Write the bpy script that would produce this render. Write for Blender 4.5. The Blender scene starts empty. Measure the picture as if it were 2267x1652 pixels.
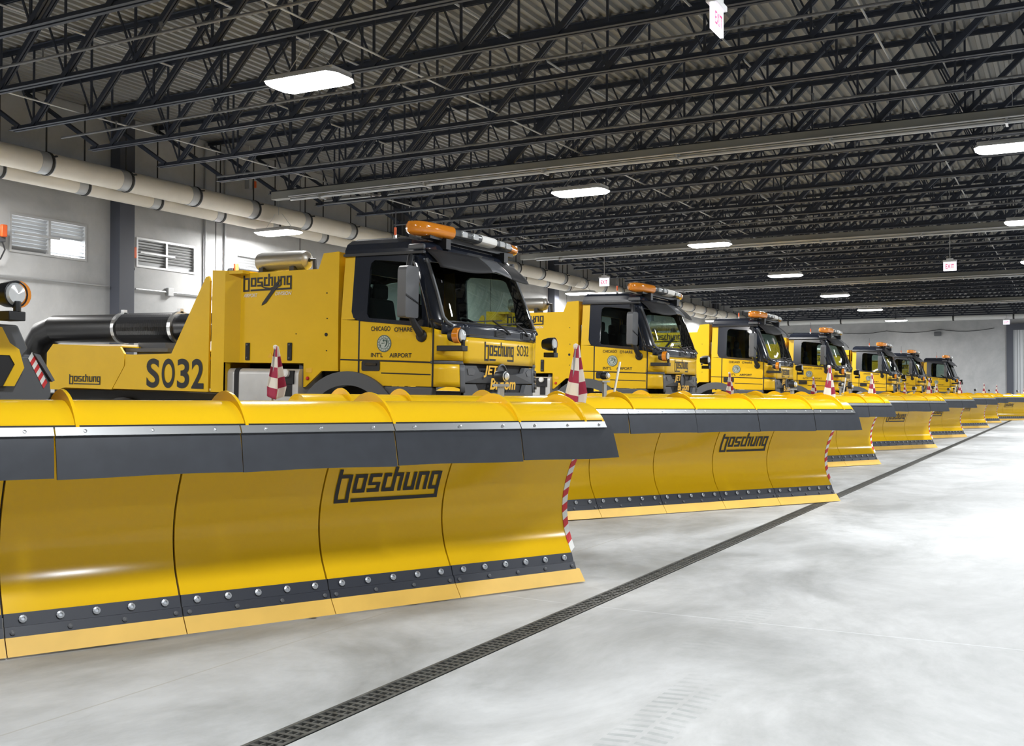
import bpy, bmesh, math, random
from mathutils import Vector, Matrix
R = math.radians
SC = bpy.context.scene
COL = SC.collection
random.seed(7)

# ------------------------------------------------------------------ camera, world, exposure
CAM_H = 1.42
YAW = R(27.9)                      # optical axis, measured from the +X direction of the parked row
PITCH = math.atan(44 / 2350)
cd = bpy.data.cameras.new('camera'); cam = bpy.data.objects.new('camera', cd); COL.objects.link(cam)
cd.sensor_fit = 'HORIZONTAL'; cd.sensor_width = 36.0; cd.lens = 36.0 * 2350 / 2267
cd.clip_start = .05; cd.clip_end = 300
cam.location = (0, 0, CAM_H)
cam.rotation_euler = (math.pi / 2 + PITCH, 0, YAW - math.pi / 2)
SC.camera = cam
w = bpy.data.worlds.new('world'); SC.world = w; w.use_nodes = True
w.node_tree.nodes['Background'].inputs[0].default_value = (.75, .82, 1, 1)
w.node_tree.nodes['Background'].inputs[1].default_value = .25
SC.view_settings.view_transform = 'Standard'; SC.view_settings.look = 'None'
SC.view_settings.gamma = 1; SC.view_settings.use_curve_mapping = False
SC.view_settings.exposure = 0.68
SC.cycles.max_bounces = 6; SC.cycles.diffuse_bounces = 3; SC.cycles.glossy_bounces = 3
SC.cycles.transmission_bounces = 4; SC.cycles.transparent_max_bounces = 8
SC.cycles.caustics_reflective = False; SC.cycles.caustics_refractive = False
SC.cycles.sample_clamp_indirect = 6
SC.cycles.use_denoising = True

LAMP = 14.0                        # radiance of the lamp lenses
DOWN = 270.0                       # watts each lamp throws downwards

# ------------------------------------------------------------------ materials
def nodes(m): return m.node_tree.nodes, m.node_tree.links
def mat(name, col, rough=.5, metal=0, spec=.5, coat=0, var=0, vscale=6, bump=0, bscale=60, emit=0):
    m = bpy.data.materials.new(name); m.use_nodes = True
    n, l = nodes(m); b = n['Principled BSDF']
    b.inputs['Base Color'].default_value = (*col, 1); b.inputs['Roughness'].default_value = rough
    b.inputs['Metallic'].default_value = metal; b.inputs['Specular IOR Level'].default_value = spec
    b.inputs['Coat Weight'].default_value = coat; b.inputs['Coat Roughness'].default_value = .06
    if emit:
        b.inputs['Emission Color'].default_value = (*col, 1); b.inputs['Emission Strength'].default_value = emit
    if var or bump:
        tc = n.new('ShaderNodeTexCoord')
    if var:
        nz = n.new('ShaderNodeTexNoise'); nz.inputs['Scale'].default_value = vscale; nz.inputs['Detail'].default_value = 4
        l.new(tc.outputs['Object'], nz.inputs['Vector'])
        mr = n.new('ShaderNodeMapRange'); mr.inputs[1].default_value = .3; mr.inputs[2].default_value = .7
        mr.inputs[3].default_value = 1 - var; mr.inputs[4].default_value = 1 + var
        l.new(nz.outputs['Fac'], mr.inputs[0])
        mx = n.new('ShaderNodeVectorMath'); mx.operation = 'SCALE'; mx.inputs[0].default_value = col
        l.new(mr.outputs[0], mx.inputs['Scale']); l.new(mx.outputs[0], b.inputs['Base Color'])
    if bump:
        nb = n.new('ShaderNodeTexNoise'); nb.inputs['Scale'].default_value = bscale; nb.inputs['Detail'].default_value = 3
        l.new(tc.outputs['Object'], nb.inputs['Vector'])
        bp = n.new('ShaderNodeBump'); bp.inputs['Strength'].default_value = bump; bp.inputs['Distance'].default_value = .01
        l.new(nb.outputs['Fac'], bp.inputs['Height']); l.new(bp.outputs[0], b.inputs['Normal'])
    return m

M = {}
YEL = (.80, .495, .014)
M['yellow'] = mat('yellow_paint', YEL, .32, spec=.35, coat=.12, var=.03, vscale=3)
M['plow_yellow'] = mat('plow_yellow_paint', (.82, .50, .010), .15, spec=.34, coat=.06, bump=.015, bscale=7)
M['seam'] = mat('seam_black', (.012, .012, .014), .7)
M['black'] = mat('black_plastic', (.012, .013, .016), .45)
M['navy'] = mat('dark_cab_paint', (.016, .020, .032), .18, coat=.6)
M['grey'] = mat('grey_plastic', (.085, .09, .10), .5)
M['midgrey'] = mat('mirror_grey', (.11, .115, .125), .5)
M['rubber'] = mat('flap_rubber', (.030, .034, .043), .55, var=.12, vscale=9)
M['strip'] = mat('strip_navy', (.026, .030, .042), .38)
M['blade'] = mat('blade_yellow_urethane', (.80, .50, .10), .55, var=.06, vscale=5)
M['steel'] = mat('brushed_steel', (.62, .63, .64), .32, metal=.9)
M['zinc'] = mat('zinc_bolt', (.42, .44, .47), .4, metal=.6)
M['alu'] = mat('tank_aluminium', (.62, .62, .62), .38, metal=.35, var=.05)
M['tank'] = mat('air_tank_grey', (.30, .30, .29), .35, metal=.5)
M['white'] = mat('white_paint', (.80, .80, .78), .5)
M['red'] = mat('tape_red', (.62, .03, .035), .45)
M['flagred'] = mat('flag_red_cloth', (.36, .03, .07), .8)
M['flagwhite'] = mat('flag_white_cloth', (.78, .72, .64), .85)
M['ink'] = mat('decal_black', (.012, .011, .012), .45)
M['decalwhite'] = mat('decal_white', (.8, .8, .78), .5)
M['decalyellow'] = mat('decal_yellow', (.85, .48, .03), .5)
M['brown'] = mat('seal_green', (.03, .07, .05), .5)
M['seal'] = mat('seal_pale', (.45, .50, .46), .5)
M['tyre'] = mat('tyre_rubber', (.016, .016, .017), .8)
M['chassis'] = mat('chassis_black', (.012, .012, .013), .6)
M['seat'] = mat('seat_fabric', (.02, .022, .028), .9)
M['orange'] = mat('strobe_orange', (.75, .12, .02), .4)
M['amber'] = mat('amber_lens', (.74, .245, .014), .12, spec=.6, coat=.6)
M['lens'] = mat('clear_lens', (.72, .74, .76), .12, metal=.35, coat=.5)
M['dull_lens'] = mat('smoked_lens', (.10, .105, .11), .2, metal=.2)
M['duct'] = mat('duct_black', (.014, .015, .018), .34, coat=.25)
M['pipe'] = mat('pipe_insulation', (.80, .75, .66), .7, var=.05, vscale=2)
M['pipe_white'] = mat('pipe_white', (.70, .71, .70), .6)
M['band'] = mat('pipe_band', (.03, .03, .03), .6)
M['conduit'] = mat('conduit_steel', (.50, .51, .52), .45, metal=.5)
M['joist'] = mat('joist_paint', (.026, .033, .052), .55)
M['girder'] = mat('girder_paint', (.26, .26, .24), .6, var=.12, vscale=.6)
M['column'] = mat('column_paint', (.075, .082, .105), .55)
M['louver'] = mat('louver_steel', (.52, .53, .54), .3, metal=.7)
M['door_metal'] = mat('roll_door_metal', (.55, .57, .59), .4, metal=.4)
M['sprinkler'] = mat('sprinkler_pipe_paint', (.15, .155, .165), .5)
M['grate'] = mat('grate_iron', (.085, .085, .078), .6, var=.4, vscale=14)
M['trench'] = mat('trench_dark', (.02, .02, .02), .9)
M['purple'] = mat('exit_letters', (.62, .02, .14), .5, emit=.35)
M['exit'] = mat('exit_panel', (.92, .90, 1.0), .5, emit=.8)
M['lamp'] = mat('lamp_lens', (1, .98, .96), .5, emit=LAMP)
M['louver_glare'] = mat('added_glare_behind_louvers', (.95, .98, 1), .5, emit=4.5)  # added glow standing in for lamp glare on the louvers
M['lamp_body'] = mat('lamp_body_white', (.7, .7, .7), .5)

def glass(name, tint, gloss=.05):
    m = bpy.data.materials.new(name); m.use_nodes = True; n, l = nodes(m); n.remove(n['Principled BSDF'])
    t = n.new('ShaderNodeBsdfTransparent'); t.inputs[0].default_value = (*tint, 1)
    g = n.new('ShaderNodeBsdfGlossy'); g.inputs['Roughness'].default_value = .02; g.inputs[0].default_value = (1, 1, 1, 1)
    f = n.new('ShaderNodeFresnel'); f.inputs[0].default_value = 1.5
    a = n.new('ShaderNodeMath'); a.operation = 'ADD'; a.inputs[1].default_value = gloss - .04; a.use_clamp = True
    l.new(f.outputs[0], a.inputs[0])
    mx = n.new('ShaderNodeMixShader'); l.new(a.outputs[0], mx.inputs[0]); l.new(t.outputs[0], mx.inputs[1]); l.new(g.outputs[0], mx.inputs[2])
    l.new(mx.outputs[0], n['Material Output'].inputs[0])
    return m
M['glass'] = glass('cab_glass', (.50, .60, .56))

def concrete(name, c0, c1, rough0, rough1, scale, stretch=(1, 1, 1), floor=False):
    m = bpy.data.materials.new(name); m.use_nodes = True; n, l = nodes(m); b = n['Principled BSDF']
    tc = n.new('ShaderNodeTexCoord'); mp = n.new('ShaderNodeMapping'); mp.inputs['Scale'].default_value = stretch
    l.new(tc.outputs['Object'], mp.inputs['Vector'])
    def noise(sc, det, ro=.55, dist=0):
        z = n.new('ShaderNodeTexNoise'); z.inputs['Scale'].default_value = sc; z.inputs['Detail'].default_value = det
        z.inputs['Roughness'].default_value = ro; z.inputs['Distortion'].default_value = dist
        l.new(mp.outputs[0], z.inputs['Vector']); return z.outputs['Fac']
    def rng(src, a, bb, c=0, d=1):
        r = n.new('ShaderNodeMapRange'); r.inputs[1].default_value = a; r.inputs[2].default_value = bb
        r.inputs[3].default_value = c; r.inputs[4].default_value = d; l.new(src, r.inputs[0]); return r.outputs[0]
    def math2(op, a, bb):
        q = n.new('ShaderNodeMath'); q.operation = op; q.use_clamp = False
        for i, s in enumerate((a, bb)):
            if isinstance(s, (int, float)): q.inputs[i].default_value = s
            else: l.new(s, q.inputs[i])
        return q.outputs[0]
    big = rng(noise(scale, 7, .66, .5), .34, .64)
    fine = rng(noise(scale * 7, 8, .7), .3, .75, -.16, .16)
    f = rng(math2('ADD', big, fine), 0, 1)
    mx = n.new('ShaderNodeMix'); mx.data_type = 'RGBA'; l.new(f, mx.inputs['Factor'])
    mx.inputs['A'].default_value = (*c0, 1); mx.inputs['B'].default_value = (*c1, 1)
    col = mx.outputs['Result']
    if floor:
        # dark worn smears and tyre scuffs
        sm = rng(noise(scale * 2.6, 8, .70, .9), .57, .72, 0, .34)
        dk = n.new('ShaderNodeMix'); dk.data_type = 'RGBA'; l.new(sm, dk.inputs['Factor']); l.new(col, dk.inputs['A'])
        dk.inputs['B'].default_value = (.30, .31, .30, 1); col = dk.outputs['Result']
        sep = n.new('ShaderNodeSeparateXYZ'); l.new(tc.outputs['Object'], sep.inputs[0]); X, Y = sep.outputs[0], sep.outputs[1]
        def line(src, p, hw):
            return math2('LESS_THAN', math2('ABSOLUTE', math2('SUBTRACT', src, p), 0), hw)
        def over(col, fac, c):
            q = n.new('ShaderNodeMix'); q.data_type = 'RGBA'; l.new(fac, q.inputs['Factor']); l.new(col, q.inputs['A'])
            q.inputs['B'].default_value = (*c, 1); return q.outputs['Result']
        # saw-cut joints
        col = over(col, math2('MULTIPLY', line(Y, 3.89, .006), .55), (.36, .34, .30))
        for x in (6.52, 12.6, 18.7, 24.8, 30.9, 37.0, 43.1):
            col = over(col, math2('MULTIPLY', line(X, x, .007), .35), (.8, .82, .84))
        # grime beside the trench drain
        gr = rng(math2('ABSOLUTE', math2('SUBTRACT', Y, 2.9), 0), .06, .26, .30, 0)
        gr = math2('MULTIPLY', gr, rng(noise(scale * 4, 6, .7), .42, .62))
        col = over(col, gr, (.18, .18, .16))
        # chevron tyre prints
        def track(x0, x1, y0, half, pitch, strength):
            d = math2('SUBTRACT', Y, y0); ad = math2('ABSOLUTE', d, 0)
            ph = math2('ADD', math2('MULTIPLY', X, 1 / pitch), math2('MULTIPLY', ad, 2.2))
            fr = math2('FRACT', ph, 0)
            t = math2('LESS_THAN', fr, .42)
            t = math2('MULTIPLY', t, math2('LESS_THAN', ad, half)); t = math2('MULTIPLY', t, math2('GREATER_THAN', ad, .012))
            t = math2('MULTIPLY', t, rng(X, x0, x0 + .25, 0, 1)); t = math2('MULTIPLY', t, rng(X, x1 - .6, x1, 1, 0))
            t = math2('MULTIPLY', t, rng(noise(scale * 5, 5, .7), .36, .60))
            return math2('MULTIPLY', t, strength)
        col = over(col, track(3.7, 5.3, 1.60, .13, .075, .60), (.26, .28, .28))
        col = over(col, track(3.9, 4.45, 1.22, .12, .075, .5), (.26, .28, .28))
        col = over(col, track(5.6, 7.3, 1.85, .12, .075, .38), (.26, .28, .28))
    l.new(col, b.inputs['Base Color'])
    l.new(rng(f, 0, 1, rough0, rough1), b.inputs['Roughness'])
    bp = n.new('ShaderNodeBump'); bp.inputs['Strength'].default_value = .12; bp.inputs['Distance'].default_value = .01
    l.new(fine, bp.inputs['Height']); l.new(bp.outputs[0], b.inputs['Normal'])
    return m
M['floor'] = concrete('floor_concrete', (.29, .295, .29), (.54, .545, .545), .50, .68, .62, (.8, 1.25, 1), floor=True)
M['wall'] = concrete('wall_concrete', (.38, .39, .40), (.54, .545, .55), .6, .8, .35)
M['deck'] = mat('deck_steel', (.25, .25, .24), .5, metal=.0, var=.08, vscale=.6)

# ------------------------------------------------------------------ mesh helpers
class MB:
    def __init__(s): s.v = []; s.f = []; s.m = []
    def add(s, vs, fs, mi=0):
        o = len(s.v); s.v += [tuple(p) for p in vs]; s.f += [tuple(o + i for i in f) for f in fs]; s.m += [mi] * len(fs); return s
    def box(s, x0, x1, y0, y1, z0, z1, mi=0):
        vs = [(x, y, z) for z in (z0, z1) for y in (y0, y1) for x in (x0, x1)]
        return s.add(vs, [(0, 2, 3, 1), (4, 5, 7, 6), (0, 1, 5, 4), (2, 6, 7, 3), (0, 4, 6, 2), (1, 3, 7, 5)], mi)
    def prism(s, poly, a, b, f, mi=0):
        """poly of 2-D points, swept from a to b; f(p, q, t) gives the 3-D point"""
        n = len(poly)
        vs = [f(p[0], p[1], a) for p in poly] + [f(p[0], p[1], b) for p in poly]
        fs = [tuple(range(n - 1, -1, -1)), tuple(range(n, 2 * n))] + [(i, (i + 1) % n, n + (i + 1) % n, n + i) for i in range(n)]
        return s.add(vs, fs, mi)
    def tube(s, pts, r, seg=10, mi=0, caps=True):
        pts = [Vector(p) for p in pts]; rings = []; n = len(pts)
        rs = r if isinstance(r, (list, tuple)) else [r] * n
        up = None
        for i, p in enumerate(pts):
            t = (pts[min(i + 1, n - 1)] - pts[max(i - 1, 0)]).normalized()
            if up is None:
                up = Vector((0, 0, 1)) if abs(t.z) < .9 else Vector((1, 0, 0))
            a = t.cross(up).normalized(); b = a.cross(t).normalized(); up = b
            rings.append([p + (a * math.cos(2 * math.pi * k / seg) + b * math.sin(2 * math.pi * k / seg)) * rs[i] for k in range(seg)])
        vs = [q for rg in rings for q in rg]; fs = []
        for i in range(n - 1):
            for k in range(seg):
                fs.append((i * seg + k, i * seg + (k + 1) % seg, (i + 1) * seg + (k + 1) % seg, (i + 1) * seg + k))
        if caps: fs += [tuple(range(seg - 1, -1, -1)), tuple((n - 1) * seg + k for k in range(seg))]
        return s.add(vs, fs, mi)
    def lathe(s, prof, c, ax, seg=24, mi=0, caps=True):
        """prof: (radius, distance along ax)"""
        ax = Vector(ax).normalized(); u = Vector((0, 0, 1)) if abs(ax.z) < .9 else Vector((1, 0, 0))
        a = ax.cross(u).normalized(); b = ax.cross(a); c = Vector(c)
        vs = [c + ax * h + (a * math.cos(2 * math.pi * k / seg) + b * math.sin(2 * math.pi * k / seg)) * r for r, h in prof for k in range(seg)]
        fs = []
        for i in range(len(prof) - 1):
            for k in range(seg): fs.append((i * seg + k, i * seg + (k + 1) % seg, (i + 1) * seg + (k + 1) % seg, (i + 1) * seg + k))
        n = len(prof)
        if caps and prof[0][0] > 1e-6: fs.append(tuple(range(seg - 1, -1, -1)))
        if caps and prof[-1][0] > 1e-6: fs.append(tuple((n - 1) * seg + k for k in range(seg)))
        return s.add(vs, fs, mi)
    def grid(s, f, us, vs, mi=0):
        P = [f(u, v) for u in us for v in vs]; nv = len(vs); fs = []
        for i in range(len(us) - 1):
            for j in range(nv - 1): fs.append((i * nv + j, (i + 1) * nv + j, (i + 1) * nv + j + 1, i * nv + j + 1))
        return s.add(P, fs, mi)
    def strip(s, A, B, mi=0, closed=True):
        n = len(A); fs = [(i, (i + 1) % n, n + (i + 1) % n, n + i) for i in range(n if closed else n - 1)]
        return s.add(list(A) + list(B), fs, mi)
    def poly(s, pts, mi=0): return s.add(pts, [tuple(range(len(pts)))], mi)
    def build(s, name, mats, parent=None, smooth=False, bevel=0, solid=0, merge=False):
        me = bpy.data.meshes.new(name); me.from_pydata(s.v, [], s.f)
        if not isinstance(mats, (list, tuple)): mats = [mats]
        for q in mats: me.materials.append(M[q] if isinstance(q, str) else q)
        me.polygons.foreach_set('material_index', s.m)
        bm = bmesh.new(); bm.from_mesh(me)
        big = [f for f in bm.faces if len(f.verts) > 4]
        if big: bmesh.ops.triangulate(bm, faces=big)
        if merge: bmesh.ops.remove_doubles(bm, verts=bm.verts, dist=1e-5)
        bmesh.ops.recalc_face_normals(bm, faces=bm.faces)
        bm.to_mesh(me); bm.free()
        if smooth:
            me.polygons.foreach_set('use_smooth', [True] * len(me.polygons))
            me.set_sharp_from_angle(angle=R(38))
        me.update()
        o = bpy.data.objects.new(name, me); COL.objects.link(o)
        if parent: o.parent = parent
        if bevel:
            b = o.modifiers.new('bevel', 'BEVEL'); b.width = bevel; b.segments = 2; b.limit_method = 'ANGLE'; b.angle_limit = R(40)
            me.polygons.foreach_set('use_smooth', [True] * len(me.polygons)); me.set_sharp_from_angle(angle=R(50))
        if solid:
            q = o.modifiers.new('thickness', 'SOLIDIFY'); q.thickness = solid; q.offset = 0
        return o

def tag(o, label, cat, group=None, kind=None):
    if kind: o['kind'] = kind
    if label: o['label'] = label
    if cat: o['category'] = cat
    if group: o['group'] = group
    return o
def thing(name, label, cat, loc=(0, 0, 0), group=None):
    o = bpy.data.objects.new(name, None); COL.objects.link(o); o.location = loc; o.empty_display_size = .2
    return tag(o, label, cat, group)
def struct(o): o['kind'] = 'structure'; return o
def copy_tree(o, parent=None, skip=()):
    c = o.copy(); COL.objects.link(c)
    if parent: c.parent = parent
    for ch in KIDS.get(o.name, ()):
        if ch.get('own') != 1 and ch.get('own') not in skip: copy_tree(ch, c)
    return c
KIDS = {}
def index_kids():
    KIDS.clear()
    for o in COL.objects:
        if o.parent: KIDS.setdefault(o.parent.name, []).append(o)

def lin(a, b, n): return [a + (b - a) * i / n for i in range(n + 1)]
def rrect(x0, x1, z0, z1, r, n=5):
    """rounded rectangle outline; r may be one radius or four (lower-left, lower-right, upper-right, upper-left)"""
    if not isinstance(r, (list, tuple)): r = [r] * 4
    out = []
    for (cx, cz, a0), q in zip(((x0, z0, 180), (x1, z0, 270), (x1, z1, 0), (x0, z1, 90)), r):
        sx = 1 if cx == x0 else -1; sz = 1 if cz == z0 else -1
        for k in range(n + 1):
            a = R(a0 + 90 * k / n); out.append((cx + sx * q + q * math.cos(a), cz + sz * q + q * math.sin(a)))
    return out

# lettering ---------------------------------------------------------
def text(name, s, mats, parent, org, rt, up, width, height, lift=.004, bold=0.0, shear=0.0, warp=None):
    cu = bpy.data.curves.new('t', 'FONT'); cu.body = s; cu.size = 1; cu.resolution_u = 7; cu.offset = bold; cu.shear = shear
    to = bpy.data.objects.new('t', cu); COL.objects.link(to)
    dg = bpy.context.evaluated_depsgraph_get(); dg.update()
    me = bpy.data.meshes.new_from_object(to.evaluated_get(dg))
    bpy.data.objects.remove(to); bpy.data.curves.remove(cu)
    xs = [v.co.x for v in me.vertices]; ys = [v.co.y for v in me.vertices]
    x0, x1, y0, y1 = min(xs), max(xs), min(ys), max(ys)
    rt = Vector(rt); up = Vector(up); nn = rt.cross(up); org = Vector(org)
    for v in me.vertices:
        a = (v.co.x - x0) / (x1 - x0) * width; b = (v.co.y - y0) / (y1 - y0) * height
        v.co = (Vector(warp(a, b)) if warp else org + rt * a + up * b + nn * lift)
    me.name = name; me.materials.clear(); me.materials.append(M[mats])
    me.polygons.foreach_set('material_index', [0] * len(me.polygons))
    o = bpy.data.objects.new(name, me); COL.objects.link(o); o.parent = parent
    return o
LOGO = [(0, 0, 56, 530), (170, 0, 225, 445), (56, 0, 170, 56), (56, 389, 170, 445),
        (265, 150, 321, 445), (404, 150, 460, 445), (321, 150, 404, 206), (321, 389, 404, 445),
        (495, 389, 690, 445), (495, 298, 551, 389), (495, 262, 690, 305), (634, 206, 690, 262), (495, 150, 690, 206),
        (730, 150, 786, 445), (786, 389, 850, 445), (786, 150, 882, 206), (882, 150, 937, 545), (937, 389, 995, 445), (995, 150, 1050, 445),
        (1088, 150, 1144, 445), (1216, 150, 1271, 445), (1144, 150, 1216, 206),
        (1303, 150, 1359, 445), (1427, 150, 1482, 445), (1359, 389, 1427, 445),
        (1518, 150, 1573, 445), (1573, 150, 1645, 206), (1573, 389, 1645, 445), (1645, 5, 1700, 445), (262, 5, 1645, 62)]
def logo(name, parent, f, mats='ink', sub=1):
    """f(u, v): u 0..1 across, v 0..1 up"""
    b = MB()
    for x0, v0, x1, v1 in LOGO:
        b.grid(lambda u, v: f(u / 1700, v / 545), lin(x0, x1, 1), lin(v0, v1, sub if v1 - v0 > 100 else 1))
    return b.build(name, mats, parent)

# ------------------------------------------------------------------ the hall
YD, SL = 2.9, .02                  # trench drain line; the parking side of the floor falls 2 % to it
X0, X1, Y0, Y1, ZR = -8.0, 76.0, -13.0, 20.0, 8.0
def fz(y): return max(0., SL * (y - YD))
b = MB()
b.add([(X0, Y0, 0), (X1, Y0, 0), (X1, YD - .075, 0), (X0, YD - .075, 0)], [(0, 1, 2, 3)])
b.add([(X0, YD + .075, 0), (X1, YD + .075, 0), (X1, Y1, fz(Y1)), (X0, Y1, fz(Y1))], [(0, 1, 2, 3)])
b.add([(X0, Y0, -.3), (X1, Y0, -.3), (X1, Y1, -.3), (X0, Y1, -.3)], [(0, 1, 2, 3)])
struct(b.build('floor', 'floor'))
b = MB()
for sy in (-1, 1):
    b.box(X0, X1, YD + sy * .078 - .004, YD + sy * .078 + .004, -.12, .0)
b.box(X0, X1, YD - .08, YD + .08, -.16, -.12)
g = b.build('drain_channel', 'trench'); struct(g)
b = MB()
for sy in (-1, 1): b.box(X0, X1, YD + sy * .064 - .009, YD + sy * .064 + .009, -.03, .002)
for sy in (-.2, .2): b.box(X0, X1, YD + sy * .1 - .004, YD + sy * .1 + .004, -.03, -.002)
x = 1.5
while x < X1:
    b.box(x, x + .022, YD - .056, YD + .056, -.03, -.001); x += .055 if x < 25 else .11
tag(b.build('drain_grate', 'grate'), 'long rusty iron drain grate running in front of the plows', 'drain grate')

# walls: solid panels with a thickness
b = MB()
holes = [(14.9, 16.9, 4.43, 5.27), (18.36, 20.3, 4.47, 5.19), (21.8, 23.75, 4.45, 5.19)]
xs = X0
for hx0, hx1, hz0, hz1 in holes:
    b.box(xs, hx0, Y1, Y1 + .3, -.3, ZR); b.box(hx0, hx1, Y1, Y1 + .3, -.3, hz0); b.box(hx0, hx1, Y1, Y1 + .3, hz1, ZR); xs = hx1
b.box(xs, X1 + .3, Y1, Y1 + .3, -.3, ZR)
struct(b.build('wall_left', 'wall'))
b = MB(); b.box(X1, X1 + .3, 3.46, Y1, -.3, ZR); b.box(X1, X1 + .3, -2.2, 3.46, 5.5, ZR); b.box(X1, X1 + .3, Y0, -2.2, -.3, ZR)
struct(b.build('wall_back', 'wall'))
b = MB(); b.box(X0, X1, Y0 - .3, Y0, -.3, ZR); struct(b.build('wall_right', 'wall'))
b = MB(); b.box(X0 - .3, X0, Y0 - .3, Y1 + .3, -.3, ZR); struct(b.build('wall_front', 'wall'))
# wall panel joints
for i, x in enumerate((21.05, 24.5, 29.0, 36.0, 43.0, 50.0, 57.0, 64.0)):
    b = MB(); b.box(x - .012, x + .012, Y1 - .006, Y1, .2, ZR); struct(b.build('trim_%d' % (i + 1), 'seam'))
# steel roof deck: trapezoid ribs running along X
b = MB(); prof = []; y = Y0 - .3; k = 0
P = .2
while y < Y1 + .3:
    prof += [(y, ZR), (y + .07, ZR), (y + .09, ZR + .06), (y + .18, ZR + .06)]; y += P
n = len(prof)
b.add([(X0 - .3, p[0], p[1]) for p in prof] + [(X1 + .3, p[0], p[1]) for p in prof], [(i, i + 1, n + i + 1, n + i) for i in range(n - 1)])
b.add([(X0 - .3, Y0 - .3, ZR + .1), (X1 + .3, Y0 - .3, ZR + .1), (X1 + .3, Y1 + .3, ZR + .1), (X0 - .3, Y1 + .3, ZR + .1)], [(0, 1, 2, 3)])
struct(b.build('ceiling', 'deck'))
# columns on the left wall
for i, x in enumerate((6.0, 17.80, 29.55, 41.3, 53.05, 64.8)):
    b = MB()
    b.box(x - .22, x - .19, Y1 - .32, Y1, fz(20), ZR - .1); b.box(x + .19, x + .22, Y1 - .32, Y1, fz(20), ZR - .1)
    b.box(x - .19, x + .19, Y1 - .32, Y1 - .30, fz(20), ZR - .1)
    struct(b.build('wall_column', 'column'))
# louvred openings
for i, (hx0, hx1, hz0, hz1) in enumerate(holes):
    wroot = bpy.data.objects.new('window_%d' % (i + 1), None); COL.objects.link(wroot); struct(wroot)
    wroot.location = (hx0, Y1, hz0); W_, H_ = hx1 - hx0, hz1 - hz0
    b = MB()
    for q in ((0, W_, 0, .05), (0, W_, H_ - .05, H_), (0, .05, .05, H_ - .05), (W_ - .05, W_, .05, H_ - .05), (W_ / 2 - .03, W_ / 2 + .03, .05, H_ - .05)):
        b.box(q[0], q[1], -.02, .16, q[2], q[3])
    b.build('window_frame', 'conduit', wroot)
    b = MB(); nsl = 9
    for k in range(nsl):
        z = .05 + (H_ - .1) * (k + .5) / nsl; hh = (H_ - .1) / nsl * (.80 if i else .60)
        for a, c in ((.05, W_ / 2 - .03), (W_ / 2 + .03, W_ - .05)):
            if i == 0 and a > .5 and k < 5: hs_ = .012  # slats thinned so the added glow shows
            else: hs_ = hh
            b.add([(a, .02, z + hs_), (c, .02, z + hs_), (c, .09, z - hs_), (a, .09, z - hs_), (a, .025, z + hs_ + .006), (c, .025, z + hs_ + .006), (c, .095, z - hs_ + .006), (a, .095, z - hs_ + .006)],
                  [(0, 1, 2, 3), (4, 5, 6, 7), (0, 1, 5, 4), (2, 3, 7, 6)])
    b.build('louver_blades', 'louver', wroot)
    b = MB(); b.box(.1, W_ / 2 + .25, -.05, -.02, H_ * .47, H_ * .53); b.build('operating_bar', 'conduit', wroot)
    b = MB(); b.box(0, W_, .2, .28, 0, H_); b.build('window_blank', 'louver_glare' if i == 0 else 'conduit', wroot)  # first opening: glowing panel imitates lamp glare on the slats

# roof joists (open-web trusses) --------------------------------------
ZB, ZT = 6.42, 7.97                # bottom chord underside, top chord top
JX0, JD = 11.55, 1.842
ordn = ['', 'first', 'second', 'third', 'fourth', 'fifth', 'sixth', 'seventh', 'eighth', 'ninth', 'tenth', 'eleventh', 'twelfth', 'thirteenth', 'fourteenth', 'fifteenth', 'sixteenth', 'seventeenth', 'eighteenth', 'nineteenth', 'twentieth']
def ordinal(n):
    if n <= 20: return ordn[n]
    t = {2: 'twenty', 3: 'thirty', 4: 'forty'}[n // 10]
    return t + '-' + ordn[n % 10] if n % 10 else {30: 'thirtieth', 40: 'fortieth'}[n]
NODE = 1.56; NB = [17.3 - NODE * k for k in range(19)]
def angle_bar(b, y0, z0, y1, z1, h, w, gap=0.0):
    d = Vector((0, y1 - y0, z1 - z0)).normalized(); nrm = Vector((0, -d.z, d.y)) * h / 2
    for sx in ((-1, 1) if gap else (0,)):
        cx = sx * (gap / 2 + w / 2)
        vs = [(cx + a, y + s_ * nrm.y, z + s_ * nrm.z) for (y, z) in ((y0, z0), (y1, z1)) for a, s_ in ((-w / 2, -1), (w / 2, -1), (w / 2, 1), (-w / 2, 1))]
        b.add(vs, [(0, 1, 2, 3), (4, 7, 6, 5), (0, 4, 5, 1), (1, 5, 6, 2), (2, 6, 7, 3), (3, 7, 4, 0)])
def chord(b, y0, y1, z, up):
    for s_ in (-1, 1):
        xa, xb = sorted((s_ * .018, s_ * .085)); b.box(xa, xb, y0, y1, *( (z, z + .010) if up else (z - .010, z)))
        xa, xb = sorted((s_ * .018, s_ * .028)); b.box(xa, xb, y0, y1, *((z, z + .085) if up else (z - .085, z)))
diag_me = {}
def joist_parts(root, detail):
    b = MB(); chord(b, Y0 + .02, 17.9, ZB, True); b.build('bottom_chord', 'joist', root)
    b = MB(); chord(b, Y0 + .02, Y1 - .02, ZT, False); b.build('top_chord', 'joist', root)
    allb = MB()
    def put(name, f):
        if detail:
            b = MB(); f(b); b.build(name, 'joist', root)
        else: f(allb)
    for y in NB:
        put('strut', lambda b: angle_bar(b, y, ZB + .05, y - NODE * .94, ZT - .05, .085, .035, .02))
        put('web_rod', lambda b: angle_bar(b, y, ZB + .05, y + NODE * .42, ZT - .05, .028, .025))
        put('post', lambda b: angle_bar(b, y, ZB + .05, y, ZT - .05, .035, .03))
    put('end_brace', lambda b: angle_bar(b, 17.7, ZB + .06, 19.9, ZT - .1, .07, .035, .02))
    if not detail: allb.build('webbing', 'joist', root)
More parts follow.
